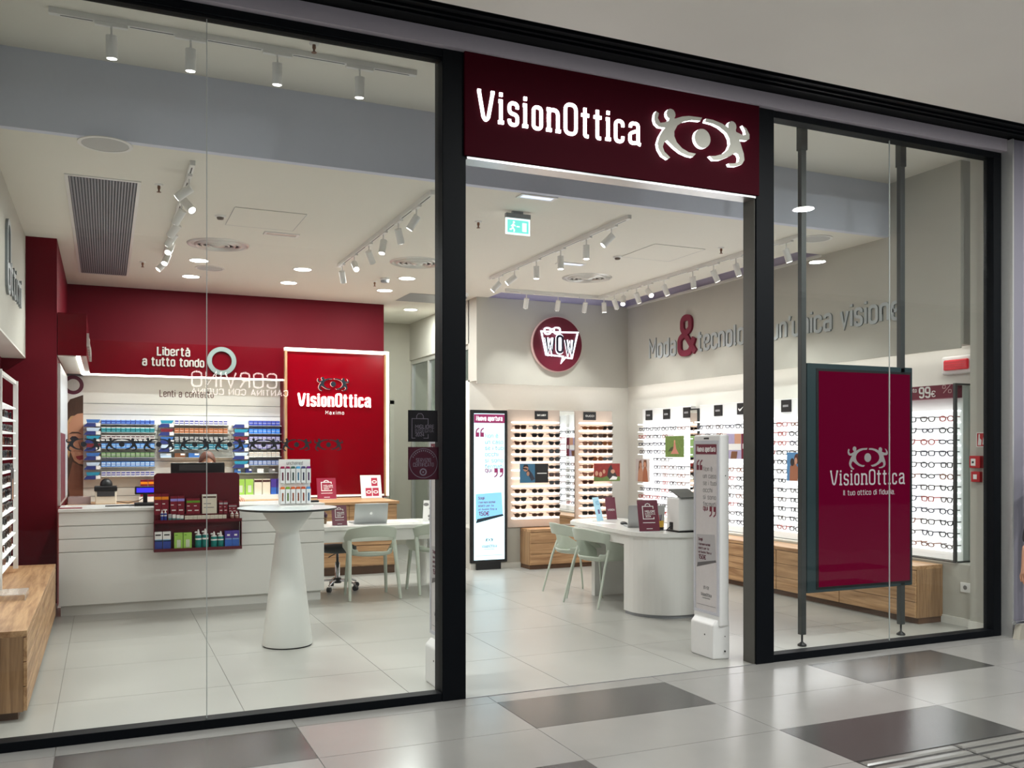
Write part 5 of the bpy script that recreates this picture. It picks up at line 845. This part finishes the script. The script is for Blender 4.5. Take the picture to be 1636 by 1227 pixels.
o = obj('carton_tray', MB().box(.38, .86, 12.22, 12.38, .905, .963), wht, origin=(.62, 12.3, .905)); tag(o, 'low white tray under the wine cartons on back counter', 'tray')
for i, (x, w_, base, bands) in enumerate([(1.50, .06, wht, [(0, .5, cbl2)]), (1.60, .10, clm, [(.15, .6, M('band_palegreen'), .3, .75)]), (1.71, .10, clm, [(.15, .6, M('band_palegreen'), .3, .75)]), (1.82, .1, ccr, [(.8, .95, M('band_brown'))]), (1.925, .1, ccr, [(.8, .95, M('band_brown'))]), (2.02, .075, cvi, [(0, .45, M('band_blue'))]), (2.10, .075, cvi, [(0, .45, M('band_blue'))])]):
    carton('solution carton, %s from left on the right back counter row' % ORD[i], x, 12.3, .965, w_-.004, .20, .06, base, bands, 'solution cartons on the back counter')
o = obj('carton_tray', MB().box(1.46, 2.14, 12.22, 12.38, .905, .963), wht, origin=(1.8, 12.3, .905)); tag(o, 'low white tray under the solution cartons by red panel', 'tray')
o = obj('leaflet_holder', MB().box(-.40, -.16, 11.95, 12.2, .905, .99), M('clear_acrylic_rose', (170, 150, 150), .2), origin=(-.28, 12.1, .905)); tag(o, 'low clear leaflet tray on the back counter left end', 'tray')
for x, y, lab in ((-.30, 9.55, 'wine red leaflet lying on the counter left end'),): o = obj('leaflet', MB().box(x-.1, x+.1, y-.05, y+.05, 1.0005, 1.006), cm, origin=(x, y, 1.0)); tag(o, lab, 'leaflet')
o = obj('cable', MB().tube([(.0, 9.7, 1.006), (.08, 9.72, 1.006), (.14, 9.76, 1.006), (.26, 9.78, 1.006)], .006, 6), bpl, origin=(.1, 9.7, 1.0)); tag(o, 'black cable lying on the white counter', 'cable')
# brand stand on the high table
us = thing('accessory_stand', 'white card stand with two rows of coloured cords on table', 'stand', (1.40, 7.52, 1.0945)); F7 = FY(7.50)
q = MB(F7); q.box(1.275, 1.525, 1.0945, 1.475, -.02, 0); obj('backing', q, wht, us); q = MB(F7); text(q, 'unchained', 1.40, 1.432, .026, .13, .12, 0, .001, al='c'); obj('name_print', q, grey_p, us)['kind'] = 'stuff'
obj('base', MB().box(1.275, 1.54, 7.44, 7.5, 1.0945, 1.103), wht, us)
for r, cc in enumerate([[(150, 20, 70), (140, 30, 80), (50, 90, 80), (90, 170, 220), (70, 70, 120), (120, 40, 130)], [(220, 110, 40), (120, 160, 40), (210, 90, 30), (200, 90, 40), (200, 80, 40), (80, 140, 200)]]):
    for k, c in enumerate(cc):
        x = 1.30+k*.0415; z = 1.285-r*.165; q = MB(F7); q.box(x-.017, x+.017, z, z+.115, 0, .03); p = obj('cord_pack', q, M('pack_white', (222, 222, 222), .4), us); q = MB(F7); q.box(x-.006, x+.006, z+.02, z+.085, .03, .031); obj('cord_window', q, M('cord_%d_%d_%d' % tuple(int(v*.6) for v in c), tuple(int(v*.6) for v in c), .6), p); q = MB(F7); q.prism([(x-.017, z+.115), (x+.017, z+.115), (x+.013, z+.133), (x-.009, z+.133)], 0, .028); obj('pack_tab', q, M('tab_%d_%d_%d' % c, c, .5), p)
# desk things
def lectern_sign(lab, x, y, z, w_, h_, rz, mat, prints):
    t = thing('counter_sign', lab, 'sign', (x, y, z), rz); F_ = Fr((0, 0, 0), (1, 0, 0), (0, -.97, .24), (0, .24, .97)); q = MB(F_); q.box(-w_/2, w_/2, 0, h_, -.004, 0); loc_obj('sheet', q, mat, t); m_ = MB(); m_.box(-w_/2, w_/2, -.03, .06, 0, .004); loc_obj('foot', m_, M('clear_acrylic', (210, 214, 214), .15), t)
    prints(F_, t, w_, h_)
def bag(F_, t, w_, h_):
    q = MB(F_); k = w_*.26; y = h_*.42; q.ribbon([(k, y+h_*.04), (k, y-h_*.02), (-k, y-h_*.02), (-k, y+h_*.38), (k, y+h_*.38), (k, y+h_*.3)], w_*.018, 0, .001); q.ribbon([(-k*.45, y+h_*.38), (-k*.4, y+h_*.44), (0, y+h_*.47), (k*.4, y+h_*.44), (k*.45, y+h_*.38)], w_*.018, 0, .001)
    text(q, 'MIGLIORE', -k*.6, y+h_*.19, h_*.06, w_*.5, .17, 0, .001); text(q, 'INSEGNA', -k*.6, y+h_*.11, h_*.06, w_*.5, .12, 0, .001); text(q, '2024', -k*.6, y+h_*.03, h_*.06, w_*.28, .17, 0, .001); q.flat([(-w_*.3, h_*.27), (w_*.3, h_*.27), (w_*.3, h_*.29), (-w_*.3, h_*.29)], .001); q.flat([(-w_*.15, h_*.08), (w_*.15, h_*.08), (w_*.15, h_*.1), (-w_*.15, h_*.1)], .001); loc_obj('print', q, wht, t)['kind'] = 'stuff'
wsg = M('sign_wine', (104, 22, 48), .35)
lectern_sign('wine red award sign on the left desk', 2.27, 9.62, .745, .16, .22, 0, wsg, bag); lectern_sign('large wine red award sign on the right desk', 4.66, 7.33, .785, .205, .30, math.radians(-10), wsg, bag); lectern_sign('wine red award sign on the oak cabinet', 2.64, 11.9, .905, .25, .28, 0, M('sign_wine2', (140, 16, 50), .3), bag)
def eyes(F_, t, w_, h_):
    for (x, y) in ((.02, .52), (-.28, .08), (.06, .08)):
        q = MB(F_); q.flat([(x*w_, y*h_), ((x+.3)*w_, y*h_), ((x+.3)*w_, (y+.36)*h_), (x*w_, (y+.36)*h_)], .001); loc_obj('label_print', q, M('label_rose', (176, 40, 70), .5), t); q = MB(F_); q.ring((x+.15)*w_, (y+.18)*h_, .1*w_, .02*w_, 0, .0016, n=16, ry=.06*w_); loc_obj('eye_print', q, wht, t)
lectern_sign('white card sign with three rose labels on the cabinet', 3.25, 11.95, .905, .28, .31, 0, wht, eyes)
def blots(F_, t, w_, h_):
    for k, (x, y) in enumerate(((-.3, .8), (.1, .62), (.05, .25), (.1, .1))): q = MB(F_); q.flat([(x*w_+a*w_*.2, y*h_+b*h_*.08) for a, b in el(0, 0, 1, 1, 8)], .001); loc_obj('figure_print', q, grey_p, t)
lectern_sign('white leaning card with grey sketches on the left desk', 3.33, 9.80, .745, .16, .24, math.radians(-30), wht, blots)
def cyan(F_, t, w_, h_):
    q = MB(F_); q.flat([(-.1*w_, .3*h_), (.2*w_, .3*h_), (.2*w_, .48*h_), (-.1*w_, .48*h_)], .001); loc_obj('violet_print', q, M('print_violet', (96, 70, 130), .5), t); q = MB(F_); text(q, 'VO', -.2*w_, .68*h_, .16*h_, .5*w_, .14, 0, .001); loc_obj('logo_print', q, M('print_azure', (70, 160, 210), .5), t)
lectern_sign('pale blue leaning card on the right desk far end', 4.86, 8.62, .785, .15, .26, math.radians(35), M('sign_ice', (176, 228, 250), .4), cyan)
lectern_sign('narrow wine red card beside the pale blue card', 5.06, 8.72, .785, .12, .25, math.radians(-5), wsg, lambda F_, t, w_, h_: loc_obj('print', (lambda q: (text(q, 'VISION', 0, .4*h_, .04*h_*2, w_*.7, .14, 0, .001, al='c'), q)[1])(MB(F_)), wht, t).__setitem__('kind', 'stuff'))
def laptop(lab, x, y, z, rz, w_):
    t = thing('laptop', lab, 'laptop', (x, y, z), rz); m_ = MB(); m_.box(-w_/2, w_/2, 0, .23, 0, .014); loc_obj('base', m_, slv, t, .003); m_ = MB(); m_.box(-w_/2+.02, w_/2-.02, .02, .13, .014, .016); loc_obj('keyboard', m_, bpl, t)
    F_ = Fr((0, 0, .014), (1, 0, 0), (0, -.97, -.22), (0, -.22, .97)); q = MB(F_); q.box(-w_/2, w_/2, 0, .215, 0, .008); loc_obj('lid', q, slv, t, .003); q = MB(F_); q.disc(0, .105, .016, .008, .009, n=18); loc_obj('logo', q, M('lid_logo', (205, 206, 206), .2, .7), t); q = MB(F_); q.flat([(-w_/2+.01, .012), (-w_/2+.01, .205), (w_/2-.01, .205), (w_/2-.01, .012)], -.0006); loc_obj('screen', q, bpl, t)
laptop('silver laptop on the left desk seen from behind', 2.64, 9.76, .745, 0, .37); laptop('silver laptop behind the wine sign on right desk', 4.86, 7.72, .785, math.radians(-20), .36)
ps = thing('payment_terminal', 'white box terminal with tilted tablet on the right desk', 'terminal', (4.94, 7.2, .785)); obj('box', MB().box(4.84, 5.02, 7.12, 7.32, .80, 1.10), wpl, ps, .006); obj('base', MB().box(4.835, 5.03, 7.115, 7.325, .785, .80), bpl, ps); m_ = MB(); m_.add([(4.85, 7.10, 1.10), (5.06, 7.10, 1.10), (5.06, 7.30, 1.17), (4.85, 7.30, 1.17), (4.85, 7.10, 1.112), (5.06, 7.10, 1.112), (5.06, 7.30, 1.182), (4.85, 7.30, 1.182)], [(0, 3, 2, 1), (4, 5, 6, 7), (0, 1, 5, 4), (1, 2, 6, 5), (2, 3, 7, 6), (3, 0, 4, 7)]); obj('tablet', m_, M('tablet_grey', (96, 98, 96), .3), ps); obj('tablet_leg', MB().box(4.92, 4.98, 7.2, 7.26, 1.1, 1.15), gpl, ps)
q = MB(FXr(4.84)); q.box(-7.27, -7.215, .805, .875, 0, .004); obj('port_panel', q, bpl, ps); obj('cord', MB().tube([(4.83, 7.24, .84), (4.80, 7.26, .80), (4.78, 7.34, .792)], .005, 6), bpl, ps)
pc_ = thing('pen_cup', 'yellow and dark pen cup behind the wine sign', 'pen cup', (4.83, 7.42, .785)); obj('cup', MB().lathe([(.034, 0), (.036, .09), (.032, .09), (.03, .01)], 4.83, 7.42, 18, z0=.785), M('cup_yellow', (190, 150, 30), .5), pc_); obj('dark_band', MB().lathe([(.0365, .0), (.037, .03)], 4.83, 7.42, 18, z0=.785), bpl, pc_)
for k, c in enumerate(((190, 30, 30), (40, 30, 70), (60, 30, 60))): obj('pen', MB().tube([(4.83, 7.42, .80), (4.83+.03*(k-1), 7.40+.02*k, .93)], .004, 6), M('pen_%d' % k, c, .4), pc_)
ms = thing('mouse', 'black computer mouse on the right desk', 'mouse', (4.85, 8.12, .785)); obj('shell', MB().ell((4.85, 8.12, .797), (.03, .055, .02)), bpl, ms); obj('cord', MB().tube([(4.85, 8.06, .795), (4.9, 7.95, .79), (4.86, 7.88, .79), (4.9, 7.84, .795)], .003, 6), bpl, ms)
for x, y, lab in ((4.72, 8.35, 'white paper sheet lying on the right desk'), (3.1, 9.9, 'white paper sheet lying on the left desk')):
    z = .786 if x > 4 else .746; o = obj('paper_sheet', MB().box(x-.1, x+.1, y-.14, y+.14, z, z+.001), wht, origin=(x, y, z)); tag(o, lab, 'paper')
pb = thing('small_plant', 'small purple plant pot behind the left desk sign', 'plant', (2.17, 9.95, .745)); obj('pot', MB().lathe([(.03, 0), (.04, .07), (.036, .07), (.03, .02)], 2.17, 9.95, 14, z0=.745), M('pot_brown', (110, 86, 60), .6), pb)
for k in range(7): a = k*.9; obj('leaf', MB().ell((2.17+.025*math.cos(a), 9.95+.025*math.sin(a), .835+.012*(k % 3)), (.018, .018, .024), 6, 5), M('leaf_purple', (70, 36, 54), .6), pb)
o = obj('calculator', MB().box(1.93, 2.05, 9.62, 9.72, 1.0005, 1.02), bpl, None, .004, origin=(1.98, 9.67, 1.0)); tag(o, 'black calculator on the counter right end', 'calculator')
# wall fittings on the right
bl = thing('alarm_siren', 'white and red alarm siren high on the right recess wall', 'alarm siren', (7.05, 5.9, 2.25)); Fb = FXr(7.06); q = MB(Fb); q.box(-6.10, -5.72, 2.235, 2.40, 0, .05); obj('housing', q, wpl, bl, .015); q = MB(Fb); q.box(-6.06, -5.80, 2.27, 2.365, .05, .075); obj('red_lens', q, M('siren_red', (214, 40, 52), .25, e=.15), bl, .012)
for z in (2.30, 2.32, 2.34): q = MB(Fb); q.box(-6.04, -5.83, z-.0015, z+.0015, .075, .0775); obj('lens_rib', q, M('siren_rib', (190, 30, 44), .3), bl)
Fq = FXr(6.85); sr = M('safety_red', (186, 26, 34), .4)
fs = thing('fire_alarm_sign', 'small red fire call point pictogram sign on the pier', 'safety sign', (6.85, 5.55, 1.58)); q = MB(Fq); q.box(-5.595, -5.495, 1.575, 1.70, 0, .004); obj('plate', q, wht, fs); q = MB(Fq); q.flat([(-5.588, 1.582), (-5.502, 1.582), (-5.502, 1.693), (-5.588, 1.693)], .0045); obj('red_field', q, sr, fs); q = MB(Fq); q.flat([(-5.58, 1.59), (-5.548, 1.59), (-5.543, 1.635), (-5.56, 1.65), (-5.56, 1.685), (-5.573, 1.685), (-5.575, 1.64)], .005); q.flat([(-5.535, 1.595), (-5.512, 1.595), (-5.505, 1.655), (-5.52, 1.64), (-5.525, 1.66), (-5.532, 1.63)], .005); obj('pictogram', q, wht, fs)['kind'] = 'stuff'
fc = thing('fire_call_point', 'red fire alarm call point box on the pier', 'fire alarm', (6.85, 5.58, 1.4)); q = MB(Fq); q.box(-5.635, -5.525, 1.395, 1.50, 0, .045); obj('housing', q, sr, fc, .006); q = MB(Fq); q.box(-5.615, -5.57, 1.415, 1.475, .045, .048); obj('white_plate', q, wht, fc); q = MB(Fq); q.disc(-5.593, 1.445, .01, .048, .051, n=12); obj('button', q, bpl, fc)
fc = thing('fire_release_box', 'smaller red box below the fire call point', 'fire alarm', (6.85, 5.58, 1.28)); q = MB(Fq); q.box(-5.625, -5.535, 1.275, 1.365, 0, .035); obj('housing', q, sr, fc, .005); q = MB(Fq); q.box(-5.60, -5.565, 1.30, 1.34, .035, .038); obj('white_plate', q, wht, fc)
so = thing('wall_socket', 'white wall socket low on the right wall', 'socket', (6.9, 5.74, .3)); q = MB(FXr(6.9)); q.box(-5.795, -5.675, .30, .385, 0, .01); obj('plate', q, wpl, so, .003); q = MB(FXr(6.9)); q.disc(-5.745, .343, .02, .01, .0105, n=16); obj('outlet', q, grey_p, so)
sp = thing('ceiling_camera', 'small white ceiling fitting by the neon sign wall end', 'ceiling fitting', (4.28, 11.3, HC)); obj('base', MB().lathe([(.09, 0), (.09, -.03), (.06, -.05)], 4.28, 11.3, 18, z0=HC), wpl, sp); obj('rim', MB().lathe([(.075, -.05), (.07, -.065), (.01, -.07)], 4.28, 11.3, 18, z0=HC), gpl, sp)
# steel bench end at the mall column
be = thing('mall_bench', 'steel bench rail with pale foot at the right picture edge', 'bench', (7.2, 5.12, 0)); obj('rail', MB().tube([(6.80, 5.20, .135), (7.0, 5.20, .135), (8.6, 5.20, .135)], .02, 12), chrome, be); m_ = MB(); m_.prism([(6.93, 0), (7.02, 0), (7.0, .12), (6.955, .12)], 0, .06); m_ = MB(FY(5.23)); m_.prism([(6.82, 0), (6.95, 0), (6.92, .12), (6.85, .12)], 0, .06); obj('foot', m_, M('bench_foot', (176, 170, 156), .4), be)
m_ = MB(FY(5.23)); m_.prism([(8.3, 0), (8.42, 0), (8.39, .12), (8.335, .12)], 0, .06); obj('foot', m_, M('bench_foot'), be)
# ------------------------------------------------------------------ people
def skin_body(name, V, Ed, Rr, mat, parent=None, sub=2):
    me = bpy.data.meshes.new(name); me.from_pydata([tuple(v) for v in V], Ed, []); o = bpy.data.objects.new(name, me); C.objects.link(o)
    md_ = o.modifiers.new('skin', 'SKIN'); md_.use_smooth_shade = True; sv = me.skin_vertices[0].data
    for i, r in enumerate(Rr): sv[i].radius = (r, r) if not isinstance(r, tuple) else r; sv[i].use_root = (i == 0)
    s_ = o.modifiers.new('sub', 'SUBSURF'); s_.levels = 1; s_.render_levels = sub; me.materials.append(mat)
    if parent: o.parent = parent; o.location = -parent.location
    return o
skn = M('skin_tone', (206, 152, 124), .5, var=.04); hbr = M('brown_hair', (98, 52, 34), .5, var=.3, sc=60); cloth = M('dark_grey_top', (60, 58, 62), .8)
def hand(V, Ed, Rr, wrist, i0, fwd, side, up, curl=.25):
    """palm and five fingers grown from vertex i0"""
    wrist = Vector(wrist); f = Vector(fwd).normalized(); s_ = Vector(side).normalized(); u = Vector(up).normalized()
    V.append(wrist+f*.05); Rr.append((.034, .016)); pi = len(V)-1; Ed.append((i0, pi))
    for k, (off, ln) in enumerate(((-.030, .068), (-.010, .08), (.010, .075), (.028, .058))):
        a = len(V); V.append(wrist+f*.092+s_*off); Rr.append(.0095); Ed.append((pi, a)); V.append(V[a]+f*ln*.5-u*ln*.25*curl*2); Rr.append(.0085); Ed.append((a, a+1)); V.append(V[a+1]+f*ln*.4-u*ln*.5*curl*2); Rr.append(.007); Ed.append((a+1, a+2))
    a = len(V); V.append(wrist+f*.04-s_*.04); Rr.append(.011); Ed.append((pi, a)); V.append(wrist+f*.075-s_*.062-u*.015); Rr.append(.009); Ed.append((a, a+1))
pn_ = thing('person', 'seated person with brown hair and dark top behind the counter', 'person', (1.02, 10.62, 0))
c = Vector((1.02, 10.62, 0))
V = [c+Vector(p) for p in [(0, .06, .72), (0, .04, .95), (0, 0, 1.17), (0, -.03, 1.27), (.16, -.02, 1.2), (.27, -.12, .99), (-.16, -.02, 1.2), (-.27, -.12, .99), (.10, -.05, .70), (.13, -.45, .70), (.13, -.46, .38), (.13, -.44, .06), (-.10, -.05, .70), (-.13, -.45, .70), (-.13, -.46, .38), (-.13, -.44, .06), (.30, -.42, 1.02), (-.22, -.42, 1.04)]]
Ed = [(0, 1), (1, 2), (2, 3), (2, 4), (4, 5), (2, 6), (6, 7), (0, 8), (8, 9), (9, 10), (10, 11), (0, 12), (12, 13), (13, 14), (14, 15), (5, 16), (7, 17)]; Rr = [.15, .13, .14, .055, .06, .048, .06, .048, .085, .07, .055, .045, .085, .07, .055, .045, .036, .036]
skin_body('body', V, Ed, Rr, cloth, pn_)
for sx, w0 in ((1, V[16]), (-1, V[17])):
    v_ = [w0+Vector((0, .06, 0)), w0]; e_ = [(0, 1)]; r_ = [.032, .028]; hand(v_, e_, r_, w0, 1, (.05*sx, -1, -.02), (sx, 0, 0), (0, 0, 1)); skin_body('hand', v_, e_, r_, skn, pn_, 1)
hc = c+Vector((0, -.09, 1.40)); m_ = MB(); m_.ell(hc, (.075, .092, .112), 20, 14); hd_ = obj('head', m_, skn, pn_); m_ = MB(); m_.ell(hc+Vector((0, -.092, -.015)), (.012, .016, .022), 8, 6); obj('nose', m_, skn, hd_)
for sx in (-1, 1): obj('eye', MB().ell(hc+Vector((sx*.03, -.08, .01)), (.013, .008, .007), 8, 6), M('eye_white', (230, 226, 220), .3), hd_); obj('ear', MB().ell(hc+Vector((sx*.077, 0, -.005)), (.01, .018, .03), 8, 6), skn, hd_)
obj('mouth', MB().ell(hc+Vector((0, -.083, -.06)), (.024, .008, .007), 8, 6), M('lips', (166, 80, 76), .4), hd_)
m_ = MB(); V2 = []; F2 = []; n, k2 = 22, 12
for j in range(k2+1):
    for i in range(n):
        a = 2*math.pi*i/n; fr_ = max(0, -math.sin(a)); lim = math.pi*(.80-.46*fr_**.8); t_ = lim*j/k2; V2.append(hc+Vector((.09*math.sin(t_)*math.cos(a), .012+.108*math.sin(t_)*math.sin(a), .012+.124*math.cos(t_)-.06*max(0, t_-1.6))))
for j in range(k2):
    for i in range(n): F2.append((j*n+i, (j+1)*n+i, (j+1)*n+(i+1) % n, j*n+(i+1) % n))
m_.add(V2, F2, 0, True); obj('hair', m_, hbr, pn_)
st2 = thing('work_stool', 'stool hidden behind the counter under the seated person', 'stool', (1.02, 10.68, 0)); obj('seat', MB().lathe([(.17, .53), (.19, .55), (.19, .575)], 1.02, 10.68, 24), bpl, st2); obj('stem', MB().lathe([(.2, 0), (.2, .015), (.025, .03), (.025, .53)], 1.02, 10.68, 20), chrome, st2)
# passer-by at the right edge: only a hand reaches into the picture
p2 = thing('person', 'passer-by at right picture edge, only a lowered hand showing', 'person', (7.05, 5.0, 0)); c = Vector((7.06, 5.0, 0))
V = [c+Vector(p) for p in [(0, 0, .92), (0, 0, 1.12), (0, 0, 1.38), (0, 0, 1.5), (-.17, 0, 1.40), (-.27, .02, 1.10), (.17, 0, 1.40), (.24, 0, 1.10), (.09, 0, .86), (.10, 0, .48), (.10, 0, .07), (.10, -.14, .03), (-.09, 0, .86), (-.10, 0, .48), (-.10, 0, .07), (-.10, -.14, .03), (-.34, .03, .80), (.24, -.06, .84)]]
Ed = [(0, 1), (1, 2), (2, 3), (2, 4), (4, 5), (2, 6), (6, 7), (0, 8), (8, 9), (9, 10), (10, 11), (0, 12), (12, 13), (13, 14), (14, 15), (5, 16), (7, 17)]; Rr = [.15, .13, .14, .055, .065, .048, .065, .048, .085, .06, .045, .04, .085, .06, .045, .04, .04, .04]
skin_body('body', V, Ed, Rr, cloth, p2)
w0 = V[16]+Vector((-.02, 0, -.16)); v_ = [V[16], w0]; e_ = [(0, 1)]; r_ = [.034, .027]; hand(v_, e_, r_, w0, 1, (-.12, 0, -1), (0, 1, 0), (-1, 0, .1), .2); skin_body('hand', v_, e_, r_, skn, p2, 1)
hc = c+Vector((0, -.02, 1.66)); hd_ = obj('head', MB().ell(hc, (.075, .095, .115), 18, 12), skn, p2); obj('nose', MB().ell(hc+Vector((0, -.095, -.01)), (.012, .016, .022), 8, 6), skn, hd_); obj('hair', MB().ell(hc+Vector((0, .02, .03)), (.084, .095, .105), 16, 10), hbr, p2); obj('mouth', MB().ell(hc+Vector((0, -.086, -.06)), (.024, .008, .007), 8, 6), M('lips'), hd_)
for sx in (-1, 1): obj('eye', MB().ell(hc+Vector((sx*.03, -.085, .01)), (.013, .008, .007), 8, 6), M('eye_white'), hd_)

ar = thing('acrylic_riser', 'clear low acrylic riser on the left oak bench', 'riser', (-.62, 7.3, .52)); gm2 = M('acrylic_clear', (225, 228, 226), .1, alpha=.35)
obj('shelf_plate', MB().box(-.80, -.50, 7.1, 7.4, .56, .566), gm2, ar); obj('side_plate', MB().box(-.80, -.795, 7.1, 7.4, .52, .56), gm2, ar); obj('side_plate', MB().box(-.505, -.50, 7.1, 7.4, .52, .56), gm2, ar)
